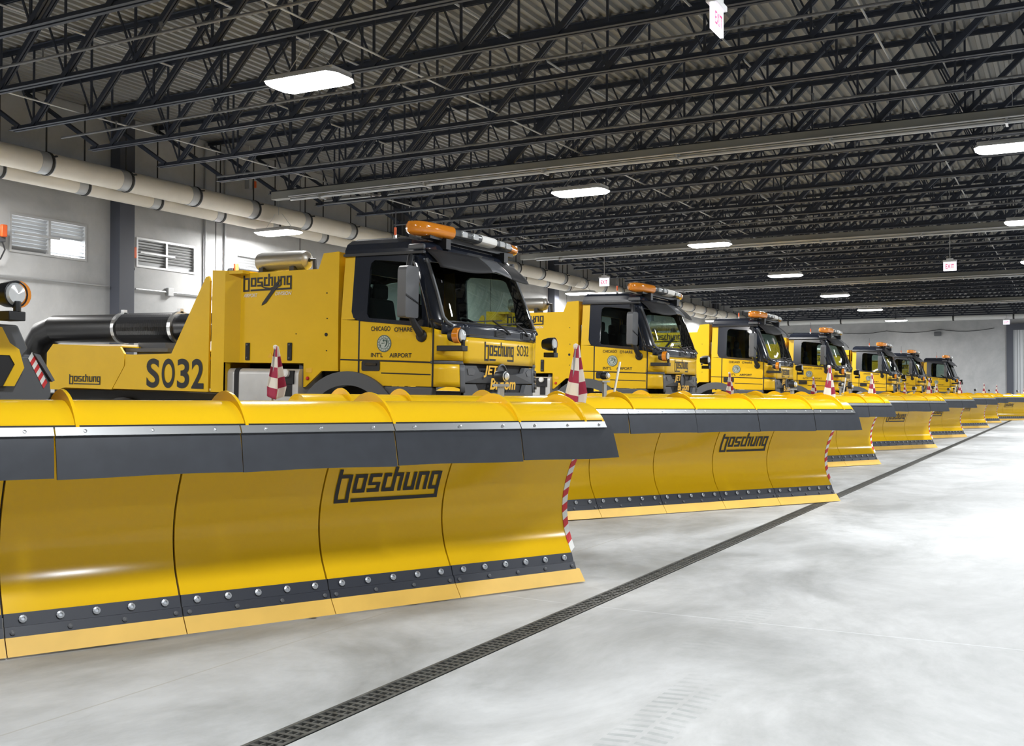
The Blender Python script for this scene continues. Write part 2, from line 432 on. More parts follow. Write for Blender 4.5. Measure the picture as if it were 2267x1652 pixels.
protoA = thing('roof_joist', 'x', 'roof joist'); joist_parts(protoA, True)
protoB = thing('roof_joist', 'x', 'roof joist'); joist_parts(protoB, False)
index_kids()
first = {}
for k in range(-4, 36):
    x = JX0 + JD * k
    if x > X1 - .3: break
    p = protoA if -2 <= k <= 6 else protoB
    o = copy_tree(p) if p in first else p
    first[p] = 1
    o.location = (x, 0, 0)
    if k >= -2: tag(o, 'dark steel roof joist, %s across the ceiling counting from the viewer' % ordinal(k + 3), 'roof joist', 'roof joists under the deck')
    else: tag(o, 'dark steel roof joist %s' % ('over the viewer' if k == -3 else 'behind the viewer'), 'roof joist', 'roof joists under the deck')
# bridging rods between joists
for i, y in enumerate((15.7, 12.4, 9.0, 5.6, 2.2, -1.2, -4.6, -8.0)):
    b = MB(); b.tube([(X0 + .2, y, ZT - .10), (X1 - .9, y, ZT - .10)], .022, 6)
    b.tube([(X0 + .2, y + .25, ZB + .10), (X1 - .9, y + .25, ZB + .10)], .016, 6) if i % 2 == 0 else None
    tag(b.build('bridging_rod', 'conduit'), 'thin bridging rod threaded through the joists, %s from the left wall' % ordinal(i + 1), 'rod', 'bridging rods')
# heavy girders with a pale conduit slung under them
for i, x in enumerate((20.55, 34.0, 47.5, 61.0)):
    t = thing('roof_girder', 'pale grey girder crossing under the joists, %s from the viewer' % ordinal(i + 1), 'girder', (x, 0, 0), 'pale girders')
    b = MB(); b.box(-.11, .11, Y0 + .02, 17.6, ZB - .20, ZB - .005); b.build('beam', 'girder', t, bevel=.01)
    b = MB(); b.tube([(-.2, Y0 + .02, ZB - .27), (-.2, 16.9, ZB - .27)], .035, 8); b.tube([(-.29, Y0 + .02, ZB - .20), (-.29, 16.9, ZB - .20)], .018, 6)
    b.build('conduit', 'conduit', t)
    b = MB()
    for y in lin(-11, 16, 9): b.box(-.30, .02, y - .02, y + .02, ZB - .31, ZB - .19)
    b.build('hangers', 'conduit', t)
# sprinkler pipes with upright heads
for i, x in enumerate((10.6, 14.1, 18.35, 22.3, 26.2, 30.6, 38.0, 43.5)):
    t = thing('sprinkler_pipe', 'thin steel sprinkler pipe below the joists, %s from the viewer' % ordinal(i + 1), 'pipe', (x, 0, ZB - .03), 'sprinkler pipes')
    b = MB(); b.tube([(0, Y0 + .02, 0), (0, 17.4, 0)], .022, 7); b.build('pipe', 'sprinkler', t)
    for y in lin(-10.5, 15.9, 11):
        b = MB(); b.tube([(0, y, -.02), (0, y, .13)], .014, 6); b.box(-.02, .02, y - .02, y + .02, .12, .15); b.build('sprinkler_head', 'sprinkler', t)

# lamps ----------------------------------------------------------------
def lamp_proto():
    t = thing('ceiling_lamp', 'x', 'lamp')
    hw, hl = .33, .64
    b = MB()
    b.box(-hw * .7, hw * .7, -hl * .92, hl * .92, .07, .12); b.build('housing', 'lamp_body', t, bevel=.01)
    b = MB(); a = [(-hw, -hl * .86), (-hw * .55, -hl), (hw * .55, -hl), (hw, -hl * .86), (hw, hl * .86), (hw * .55, hl), (-hw * .55, hl), (-hw, hl * .86)]
    lo = [(x * .82, y * .9, -.035) for x, y in a]; mid = [(x, y, .01) for x, y in a]; hi = [(x * .9, y * .95, .07) for x, y in a]
    b.strip(lo, mid); b.poly(lo[::-1]); b.build('diffuser', 'lamp', t)
    b = MB(); b.strip(mid, hi); b.poly(hi); b.build('reflector', 'lamp_body', t)
    b = MB()
    for s in (-1, 1): b.tube([(0, s * .45, .12), (0, s * .12, .50)], .006, 5)
    b.tube([(0, 0, .48), (0, 0, ZT - 6.1)], .006, 5); b.build('hanger_wire', 'conduit', t)
    return t
lp = lamp_proto(); index_kids(); used = 0
beams = {}
def lamp(x, y, z, label, group, tint=(1, .985, .955), watts=1.0):
    global used
    o = copy_tree(lp) if used else lp
    used = 1; o.location = (x, y, z); tag(o, label, 'lamp', group)
    if (tint, watts) not in beams:
        L = bpy.data.lights.new('lamp_beam', 'AREA'); L.shape = 'RECTANGLE'; L.size = .5; L.size_y = 1.1
        L.energy = DOWN * watts; L.color = tint; L.spread = R(180); beams[(tint, watts)] = L
    lo = bpy.data.objects.new('lamp_beam', beams[(tint, watts)]); COL.objects.link(lo); lo.parent = o; lo.location = (0, 0, -.045)
for k in range(-1, 7):
    lamp(12.1 + 9.53 * k, 9.72, 5.90, 'glowing white lamp hung over the truck cabs, %s of that row from the viewer' % ordinal(k + 1) if k >= 0 else 'glowing white lamp hung behind the viewer, row over the cabs', 'lamps over the cabs')
for k in range(-2, 6):
    lamp(21.9 + 9.75 * k, 18.6, 5.66, 'glowing white lamp hung against the wall pipes, %s from the near end of that wall' % ordinal(k + 3), 'lamps along the wall pipes')
for k in range(-1, 7):
    lamp(11.8 + 9.53 * k, .95, 5.90, 'glowing white lamp over the open lane right of the plows, %s of its row' % ordinal(k + 2), 'lamps over the open lane', (.93, .97, 1), 1.0)
for k in range(-1, 7):  # extra row out of view, added as fill light
    lamp(11.8 + 9.53 * k, -7.8, 5.90, 'unseen fill lamp added on the far right of the hall, %s of its row' % ordinal(k + 2), 'added fill lamps over the far side', (.93, .97, 1), .7)

# pipes along the left and back walls
def wall_pipe(name, label, x0, x1, y, z, r, ringx):
    t = thing(name, label, 'pipe', (0, y, z))
    b = MB(); b.tube([(x, 0, 0) for x in lin(x0, x1, 12)], r, 20); b.build('insulation', 'pipe', t, smooth=True)
    for x in ringx:
        b = MB(); b.lathe([(r + .002, -.16), (r + .006, -.16), (r + .006, .16), (r + .002, .16)], (x, 0, 0), (1, 0, 0), 20)
        b.build('sleeve', 'conduit', t, smooth=True)
        b = MB(); b.lathe([(r + .006, -.03), (r + .02, -.03), (r + .02, .03), (r + .006, .03)], (x + .1, 0, 0), (1, 0, 0), 20)
        b.tube([(x + .1, 0, r), (x + .1, 0, ZT - .1 - z)], .018, 6); b.box(x + .08, x + .12, -r - .1, r + .1, r * .45, r * .45 + .03)
        b.build('clamp_ring', 'band', t, smooth=True)
wall_pipe('insulated_pipe', 'thick cream insulated pipe along the left wall, upper of the two', X0 + .05, 75.6, 19.10, 6.25, .235, [15.0 + 2.13 * k for k in range(-5, 28)])
wall_pipe('insulated_pipe', 'thinner cream insulated pipe below and behind the upper wall pipe', X0 + .05, 75.2, 19.48, 6.01, .175, [16.3 + 2.13 * k for k in range(-5, 27)])
t = thing('insulated_pipe', 'white pipe running high across the back wall', 'pipe', (75.45, 0, 6.38))
b = MB(); b.tube([(0, Y0 + .1, 0), (0, 18.84, 0)], .19, 16); b.build('insulation', 'pipe_white', t, smooth=True)
for y in lin(-11, 17.8, 8):
    b = MB(); b.lathe([(.192, -.05), (.215, -.05), (.215, .05), (.192, .05)], (0, y, 0), (0, 1, 0), 16); b.tube([(0, y, .2), (0, y, 1.5)], .03, 6); b.build('clamp_ring', 'band', t, smooth=True)
# conduits on the left wall
def conduit(name, label, pts, r, box=None):
    t = thing(name, label, 'conduit', pts[0]); p0 = Vector(pts[0])
    b = MB(); b.tube([Vector(p) - p0 for p in pts], r, 8); b.build('pipe', 'conduit', t, smooth=True)
    if box:
        b = MB(); q = Vector(box) - p0; b.box(q.x - .09, q.x + .09, q.y - .05, q.y + .04, q.z - .1, q.z + .1); b.build('junction_box', 'conduit', t, bevel=.008)
conduit('wall_conduit', 'thin steel conduit running level along the left wall, left of the column', [(6, 19.95, 3.86), (17.5, 19.95, 3.92)], .024)
conduit('wall_conduit', 'thin steel conduit with a square box, right of the wall column', [(18.3, 19.95, 3.92), (30.9, 19.95, 4.05)], .024, (19.4, 19.95, 3.94))
conduit('wall_conduit', 'upright steel conduit right of the second louvred opening', [(20.62, 19.95, .4), (20.62, 19.95, 7.9)], .03)
conduit('wall_conduit', 'second upright steel conduit beside the wall panel joint', [(21.35, 19.95, .4), (21.35, 19.95, 7.9)], .03)
conduit('wall_conduit', 'short level conduit stub hung near the roof above the wall pipes', [(24.0, 18.7, 6.86), (24.0, 14.4, 6.80)], .05)
# orange strobes
for (x, z, lab) in ((14.62, 4.75, 'orange strobe with dangling cable left of the first louvred opening'), (18.1, 4.70, 'orange strobe with dangling cable left of the second louvred opening'), (21.6, 4.68, 'orange strobe left of the third louvred opening')):
    t = thing('wall_strobe', lab, 'strobe', (x, 19.86, z), 'orange strobes on the left wall')
    b = MB(); b.box(-.09, .09, -.02, .13, -.16, .08); b.build('housing', 'grey', t, bevel=.012)
    b = MB(); b.box(-.06, .075, -.10, -.02, -.06, .20); b.build('strobe_lens', 'orange', t, bevel=.02)
    b = MB(); b.tube([(.02, 0, -.16), (.06, -.03, -.32), (-.02, 0, -.52), (-.14, .05, -.60)], .016, 6); b.build('cable', 'seam', t, smooth=True)
t = thing('alarm_beacon', 'small orange beacon high on the dark wall above the wall pipes', 'beacon', (21.6, 19.2, 6.95))
b = MB(); b.box(-.06, .06, -.06, .06, -.09, .09); b.build('beacon_lens', 'orange', t, bevel=.015)
b = MB(); b.box(-.25, -.08, -.08, .08, -.15, .12); b.tube([(-.16, 0, .1), (-.16, 0, 1.0)], .012, 6); b.build('housing', 'conduit', t)
# exit signs
def exit_sign(loc, rz, label, wire):
    t = thing('exit_sign', label, 'exit sign', loc, 'hanging exit signs'); t.rotation_euler = (0, 0, rz)
    b = MB(); b.box(-.19, .19, -.02, .02, -.14, .14); b.build('sign_panel', 'exit', t, bevel=.006)
    b = MB(); b.box(-.20, .20, -.06, .06, .14, .20); b.box(-.10, .10, -.05, .05, .20, .25); b.build('sign_body', 'lamp_body', t, bevel=.008)
    for s in (-1, 1):
        text('sign_letters', 'EXIT', 'purple', t, (-s * .125, s * -.02 if s > 0 else .02, -.07), (s, 0, 0), (0, 0, 1), .25, .14, .003, .02)
    b = MB(); b.tube([(0, 0, .25), (0, 0, 8.04 - loc[2])], .012, 6); b.build('stem', 'conduit', t)
exit_sign((10.98, 3.34, 5.40), 0, 'white exit sign hanging nearest the viewer at the top of the picture', 1.05)
exit_sign((35.24, 14.9, 5.40), -math.pi / 2, 'white exit sign hanging over the second truck cab by the wall pipes', 1.05)
exit_sign((35.9, 3.42, 5.40), -math.pi / 2, 'white exit sign hanging over the lane on a long stem', 1.05)
exit_sign((75.0, 3.8, 5.95), -math.pi / 2, 'small lit exit sign above the door in the back wall', 1.6)
# roll-up door and its dark post on the back wall
b = MB(); pr = []; y = -2.2
while y < 3.3: pr += [(y, .0), (y + .16, .0), (y + .2, -.05), (y + .3, -.05)]; y += .34
pr.append((3.46, 0)); nn = len(pr)
b.add([(X1 + p[1] + .1, p[0], 0) for p in pr] + [(X1 + p[1] + .1, p[0], 5.5) for p in pr], [(i, i + 1, nn + i + 1, nn + i) for i in range(nn - 1)])
b.box(X1 + .12, X1 + .2, -2.2, 3.46, 0, 5.5)
struct(b.build('door_1', 'door_metal'))
b = MB(); b.box(X1 - .2, X1, 3.46, 3.85, 0, 5.9); b.box(X1 - .2, X1, -2.4, 3.46, 5.5, 5.9); struct(b.build('trim_30', 'column'))
t = thing('wall_floodlight', 'small dark floodlight on the bare back wall', 'floodlight', (75.8, 8.0, 5.35))
b = MB(); b.box(-.16, .0, -.22, .22, -.14, .14); b.build('body', 'grey', t, bevel=.03); b = MB(); b.box(0, .2, -.05, .05, -.05, .05); b.build('arm', 'grey', t)
b = MB(); pts = []
for i in range(33):
    y = 18 - i * .42; pts.append((75.93, y, 5.75 - .16 * abs(math.sin(i * math.pi / 8)) - .1))
b.tube(pts, .018, 5); tag(b.build('swagged_cable', 'seam'), 'thin dark cable swagged in loops across the back wall', 'cable')

# ------------------------------------------------------------------ snow plow (front faces -y, right-hand tip at +x)
PL = 7.48
BOARD = [(-.132, .200), (-.165, .255), (-.205, .325), (-.236, .42), (-.250, .52), (-.245, .62), (-.222, .72), (-.184, .82), (-.136, .92), (-.075, 1.02), (.01, 1.10), (.11, 1.155), (.20, 1.175)]
def smooth_prof(p, n=4):
    out = []
    for i in range(len(p) - 1):
        p0, p1, p2, p3 = p[max(i - 1, 0)], p[i], p[i + 1], p[min(i + 2, len(p) - 1)]
        for k in range(n):
            t = k / n
            out.append(tuple(.5 * (2 * p1[j] + (p2[j] - p0[j]) * t + (2 * p0[j] - 5 * p1[j] + 4 * p2[j] - p3[j]) * t * t + (3 * p1[j] - p0[j] - 3 * p2[j] + p3[j]) * t ** 3) for j in (0, 1)))
    return out + [p[-1]]
BP = smooth_prof(BOARD)
def offs(prof, o):
    out = []
    for i, p in enumerate(prof):
        a, c = prof[max(i - 1, 0)], prof[min(i + 1, len(prof) - 1)]; dx, dz = c[0] - a[0], c[1] - a[1]; L = math.hypot(dx, dz)
        out.append((p[0] + dz / L * o, p[1] - dx / L * o))
    return out
def board_at(z):
    for p, q in zip(BP, BP[1:]):
        if p[1] <= z <= q[1]: return p[0] + (q[0] - p[0]) * (z - p[1]) / (q[1] - p[1])
    return BP[0][0]
def hood_pt(a, o=0):               # a in degrees: 0 = straight ahead, 90 = crest, 180 = back
    return (-.09 + (.33 + o) * math.cos(R(a)), 1.05 + (.29 + o) * math.sin(R(a)))
XS = lambda s: PL / 2 - s
SEAMS = [0, 1.1, 2.05, 3.0, 3.95, 4.9, 5.85, 6.72, PL]
RIBS = [.17, .77, 1.77, 2.75, 3.68, 4.50, 5.46, 6.42, 7.05]
FLAPS = [-.06, .79, 1.79, 2.80, 3.80, 4.75, 5.75, 6.6, PL + .04]
def sweep(b, prof, sa, sb, mi=0, seg=1):
    """closed profile of (d, z) swept along the blade from s=sa to s=sb"""
    xs = lin(XS(sb), XS(sa), seg); n = len(prof)
    vs = [(x, -p[0], p[1]) for x in xs for p in prof]; fs = [tuple(range(n - 1, -1, -1)), tuple(seg * n + i for i in range(n))]
    for k in range(seg): fs += [(k * n + i, k * n + (i + 1) % n, (k + 1) * n + (i + 1) % n, (k + 1) * n + i) for i in range(n)]
    b.add(vs, fs, mi)
def flag(parent, x, y, lean):
    b = MB(); top = 1.775; dx = lean
    b.tube([(x, y, .75), (x + dx * .55, y, 1.36), (x + dx, y, top)], .011, 7); pole = b.build('marker_flag', 'zinc', parent)
    b = MB(); nv, nu = 15, 12; P = []
    for j in range(nv + 1):
        t = j / nv; z = top + .005 - t * .47
        hw = (.020 + .062 * min(1, t * 1.25)) * (1 - .18 * max(0, t - .8) / .2)
        for i in range(nu + 1):
            u = i / nu; fold = math.sin(u * math.pi * 3 + t * 1.4) * (.012 + .035 * t)
            px = x + dx * (1 - t * .5) - hw * .6 + 2 * hw * u
            P.append((px, y - .012 + fold, z - .035 * t * math.sin(u * math.pi)))
    fs = []; mi = []
    for j in range(nv):
        for i in range(nu):
            fs.append((j * (nu + 1) + i, j * (nu + 1) + i + 1, (j + 1) * (nu + 1) + i + 1, (j + 1) * (nu + 1) + i))
            mi.append(((i // 6) + (j // 3)) % 2)
    b.v = P; b.f = fs; b.m = mi
    b.build('flag_cloth', ['flagred', 'flagwhite'], pole, smooth=True, solid=.003)
    b = MB(); b.lathe([(0, .02), (.018, .012), (.022, 0), (.016, -.025)], (x + dx, y, top), (0, 0, 1), 10); b.build('pole_tip', 'flagwhite', pole, smooth=True)
def plow_lamp(parent, s, h):
    x = XS(s); y = .36
    b = MB(); b.box(x - .02, x + .02, y - .015, y + .015, .8, 1.30 + h); b.box(x - .055, x + .055, y - .03, y + .03, 1.30 + h, 1.32 + h)
    lampo = b.build('marker_lamp', 'zinc', parent)
    b = MB(); b.lathe([(.030, .055), (.042, .03), (.046, -.02), (.043, -.035)], (x, y, 1.375 + h), (.25, -1, 0), 16); b.build('lamp_housing', 'black', lampo, smooth=True)
    b = MB(); b.lathe([(.040, -.03), (.036, .0), (.022, .015), (0, .02)], (x + .012, y - .045, 1.375 + h), (.25, -1, 0), 16); b.build('lamp_lens', 'lens', lampo, smooth=True); return lampo
def make_plow():
    t = thing('snow_plow', 'x', 'snow plow', group='snow plows parked along the drain'); t.rotation_mode = 'ZYX'
    back = offs(BP, -.022)
    for a, c in zip(SEAMS, SEAMS[1:]):
        b = MB(); sweep(b, BP + back[::-1], a + (.006 if a else 0), c - (.006 if c < PL else 0))
        p = b.build('moldboard_panel', 'plow_yellow', t, smooth=True)
        if a == 1.1:
            def f(u, v):
                z = .670 + .232 * v; return (XS(1.96 - .80 * u), -(board_at(z) + .006), z)
            logo('logo', p, f, sub=8)
        # bolted wear strips and cutting edge of this section
        b = MB(); sweep(b, [(-.125, .207), (-.100, .140), (-.125, .140), (-.150, .200)], a + .004, c - .004)
        sweep(b, [(-.092, .142), (-.066, .086), (-.10, .086), (-.12, .142)], a + .004, c - .004)
        m = max(2, round((c - a) / .187))
        for k in range(m):
            s = a + (c - a) * (k + .5) / m
            b.lathe([(.021, 0), (.021, .006), (.010, .010), (.009, .004), (0, .004)], (XS(s), .108, .176), (0, -.93, .36), 10, 1)
        m = max(2, round((c - a) / .235))
        for k in range(m):
            s = a + .04 + (c - a - .08) * k / (m - 1)
            b.lathe([(.014, 0), (.014, .005), (.006, .008), (0, .008)], (XS(s), .077, .115), (0, -.9, .42), 8, 2)
        b.build('bolted_strip', ['strip', 'zinc', 'grey'], t)
        b = MB(); sweep(b, [(-.068, .092), (.0, .006), (-.02, .004), (-.095, .092)], a + .003 - (.03 if a == 0 else 0), c - .003 + (.03 if c == PL else 0)); b.build('cutting_edge', 'blade', t)
    b = MB(); bk = offs(BP, -.024); bk2 = offs(BP, -.04); sweep(b, bk + bk2[::-1], .01, PL - .01)
    for s in SEAMS[1:-1]: sweep(b, offs(BP, -.03) + [(-.40, 1.05), (-.45, .6), (-.34, .2)], s - .012, s + .012)
    b.box(XS(PL - .3), XS(.3), .32, .44, .38, .50); b.box(XS(PL - .3), XS(.3), .32, .42, .80, .9)
    b.build('back_frame', 'chassis', t)
    # rolled hood, its end plates and stiffening ribs
    n = 22; arc = [hood_pt(23 + (198 - 23) * i / n) for i in range(n + 1)]; inn = [hood_pt(23 + (198 - 23) * i / n, -.012) for i in range(n + 1)]
    b = MB(); sweep(b, arc + inn[::-1], -.02, PL + .02); b.build('hood', 'plow_yellow', t, smooth=True)
    for s in (-.02, PL + .008):
        b = MB(); sweep(b, [hood_pt(23 + 175 * i / n, -.013) for i in range(n + 1)] + [(-.35, .9), (-.2, .95)], s, s + .012); b.build('hood_end_plate', 'plow_yellow', t)
    for s in RIBS:
        A = []; B = []
        for i in range(n + 1):
            a = 22 + (196 - 22) * i / n; o = .010 + .050 * min(1, max(0, (a - 30) / 65)) ** 1.2
            A.append(hood_pt(a, o)); B.append(hood_pt(a, -.004))
        b = MB(); sweep(b, A + B[::-1], s - .009, s + .009); b.build('stiffening_rib', 'plow_yellow', t)
    # rubber deflector flaps under steel clamp bars
    rnd = random.Random(3)
    for i, (a, c) in enumerate(zip(FLAPS, FLAPS[1:])):
        e0, e1 = (-.035 if i == 0 else rnd.uniform(-.004, .014)), rnd.uniform(-.004, .014)
        out = .275 + rnd.uniform(-.008, .008)
        b = MB(); us = lin(0, 1, 6); vs = lin(0, 1, 5)
        def fp(u, v, o):
            d = .222 + (out - .222) * v ** .8 + o; z = 1.178 - .232 * v - .004 * math.sin(u * 5 + i)
            sa = a + .004 + e0 * v; sb = c - .004 - e1 * v
            return (XS(sa + (sb - sa) * u), -d, z)
        b.grid(lambda u, v: fp(u, v, 0), us, vs); b.grid(lambda u, v: fp(u, v, -.012), us, vs)
        b.strip([fp(0, v, 0) for v in vs], [fp(0, v, -.012) for v in vs], closed=False); b.strip([fp(1, v, 0) for v in vs], [fp(1, v, -.012) for v in vs], closed=False)
        b.strip([fp(u, 1, 0) for u in us], [fp(u, 1, -.012) for u in us], closed=False)
        fl = b.build('rubber_flap', 'rubber', t, smooth=True)
        b = MB(); sweep(b, [(.196, 1.200), (.214, 1.206), (.243, 1.164), (.226, 1.158)], a + .004 + (.06 if i == 0 else 0), c - .004)
        for k in range(3): b.lathe([(.010, 0), (.009, .006), (0, .008)], (XS(a + (c - a) * (.15 + .35 * k)), -.228, 1.185), (0, -.82, .57), 8)
        b.build('clamp_bar', 'steel', t)
    # red and white striped edge plates
    for x_, sg in ((XS(0), 1), (XS(PL), -1)):
        b = MB(); N = 14; zs = lin(.21, 1.0, N)
        for i in range(N):
            za, zb = zs[i], zs[i + 1]; sk = .03
            P = []
            for (w_, z_) in ((0, za), (.048, za + sk), (.048, zb + sk), (0, zb)):
                P.append((x_ + sg * w_, -board_at(z_) - .004, z_))
            Q = [(p[0], p[1] + .02, p[2]) for p in P]
            b.add(P + Q, [(0, 1, 2, 3), (7, 6, 5, 4), (1, 5, 6, 2), (0, 3, 7, 4)], i % 2)
        b.build('striped_edge', ['white', 'red'], t)
    flag(t, XS(-.17), .40, .07); flag(t, XS(PL + .16), .40, .04)
    plow_lamp(t, .52, .145); plow_lamp(t, 3.66, .20)['own'] = 2
    b = MB(); b.tube([(XS(3.50), .38, .8), (XS(3.52), .38, 1.30), (XS(3.42), .38, 1.74)], .014, 7); b.build('sight_rod', 'decalwhite', t)['own'] = 2
    # push frame to the truck
    b = MB()
    for s in (-1, 1):
        b.tube([(s * 1.0, .36, .45), (s * .42, 1.12, .62)], .06, 8); b.tube([(s * .5, .36, .85), (s * .35, 1.12, .80)], .04, 8)
    b.box(-.55, .55, 1.06, 1.16, .5, .95); b.build('push_frame', 'chassis', t)
    for s in (-1, 1):
        b = MB(); b.lathe([(.06, -.06), (.16, -.06), (.18, -.03), (.18, .03), (.16, .06), (.06, .06)], (s * 2.6, .58, .18), (1, 0, 0), 20); wv = b.build('caster_wheel', 'tyre', t, smooth=True)
        b = MB(); b.tube([(s * 2.6 - s * .10, .58, .18), (s * 2.6 - s * .10, .55, .5), (s * 2.6 - s * .05, .40, .55)], .03, 6); b.build('caster_arm', 'chassis', wv)
    return t
plow = make_plow(); index_kids()
PLOWS = [  # tip x, tip y, angle
    (7.243, 3.241, -24.6, 'nearest yellow snow plow, its long hood running out of the left edge'),
    (14.297, 2.727, -28.4, 'second yellow snow plow, directly behind the nearest one, tip on the drain'),
    (21.85, 3.37, -25.0, 'third yellow snow plow, tip just showing past the second one'),
    (29.24, 3.12, -24.4, 'fourth yellow snow plow in the row of plows from the viewer'),
    (36.75, 3.03, -23.5, 'fifth yellow snow plow in the row of plows from the viewer'),
    (46.9, 3.02, -24.0, 'sixth yellow snow plow in the row of plows from the viewer'),
    (55.2, 3.04, -24.0, 'seventh yellow snow plow, last but one before the back wall'),
    (61.6, 2.1, -27.0, 'farthest yellow snow plow, cut off by the right edge')]
for i, (tx, ty, ang, lab) in zip((1, 0, 2, 3, 4, 5, 6, 7), [PLOWS[i] for i in (1, 0, 2, 3, 4, 5, 6, 7)]):
    o = plow if i == 1 else copy_tree(plow, skip=(2,) if i in (0, 2, 4, 7) else ())
    a = R(ang); cx, cy = tx - PL / 2 * math.cos(a), ty - PL / 2 * math.sin(a)
    o.location = (cx, cy, SL * (cy - YD) + .004); o.rotation_euler = (SL, 0, a)
    tag(o, lab, 'snow plow', 'snow plows parked along the drain')

# ------------------------------------------------------------------ truck (front faces -y, origin on the floor under the front)
def half_w(z): return 1.15 if z < 2.18 else 1.15 - .07 * (z - 2.18) / .79
def front_y(z):
    if z < 2.10: return .02 - .05 * max(0, (1.70 - z)) if z < 1.7 else .02
    return .02 + .30 * ((z - 2.10) / .78) ** 1.15
CR = .24                          # corner depth
def cab(a, z, o=0):
    """skin of the cab: |a| 0..1 front, 1..2 rounded corner, 2..3 side"""
    s = 1 if a >= 0 else -1; t = abs(a); wd = half_w(z) + o; f = front_y(z) - o; c = .30
    if t <= 1: x, y = (wd - c) * t, f + .05 * t * t
    elif t <= 2:
        th = (t - 1) * math.pi / 2; x, y = wd - c + c * math.sin(th), f + .05 + CR * (1 - math.cos(th))
    else: x, y = wd, f + .05 + CR + (1.55 - f - .05 - CR) * (t - 2)
    return (s * x, y, z)
def side(sg, y, z, o=0): return (sg * (half_w(z) + o), y, z)
def patch(name, m, parent, a0, a1, z0, z1, o=.0, na=16, nz=4, solid=.012, smooth=True):
    """z0 / z1 may be functions of a"""
    b = MB()
    lo = z0 if callable(z0) else (lambda a: z0); hi = z1 if callable(z1) else (lambda a: z1)
    b.grid(lambda a, v: cab(a, lo(a) + (hi(a) - lo(a)) * v, o), lin(a0, a1, na), lin(0, 1, nz))
    return b.build(name, m, parent, smooth=smooth, solid=solid)
def plate(name, m, parent, sg, poly, o, th=.008, bevel=0):
    b = MB(); b.prism(poly, o - th, o, lambda p, q, t_: side(sg, p, q, t_)); return b.build(name, m, parent, bevel=bevel)
def line_strip(b, sg, pts, wd, o):
    for (ya, za), (yb, zb) in zip(pts, pts[1:]):
        d = Vector((yb - ya, zb - za)).normalized(); n = Vector((-d.y, d.x)) * wd / 2
        P = [(ya + n.x, za + n.y), (yb + n.x, zb + n.y), (yb - n.x, zb - n.y), (ya - n.x, za - n.y)]
        b.prism(P, o - .004, o, lambda p, q, t_: side(sg, p, q, t_))
WAIST = lambda y: 2.075 + .078 * (y - .24)
ARC_C, ARC_R = (1.42, .79), .79
def arch_pts(r, a0, a1, n=14): return [(ARC_C[0] + r * math.cos(R(a)), ARC_C[1] + r * math.sin(R(a))) for a in lin(a0, a1, n)]

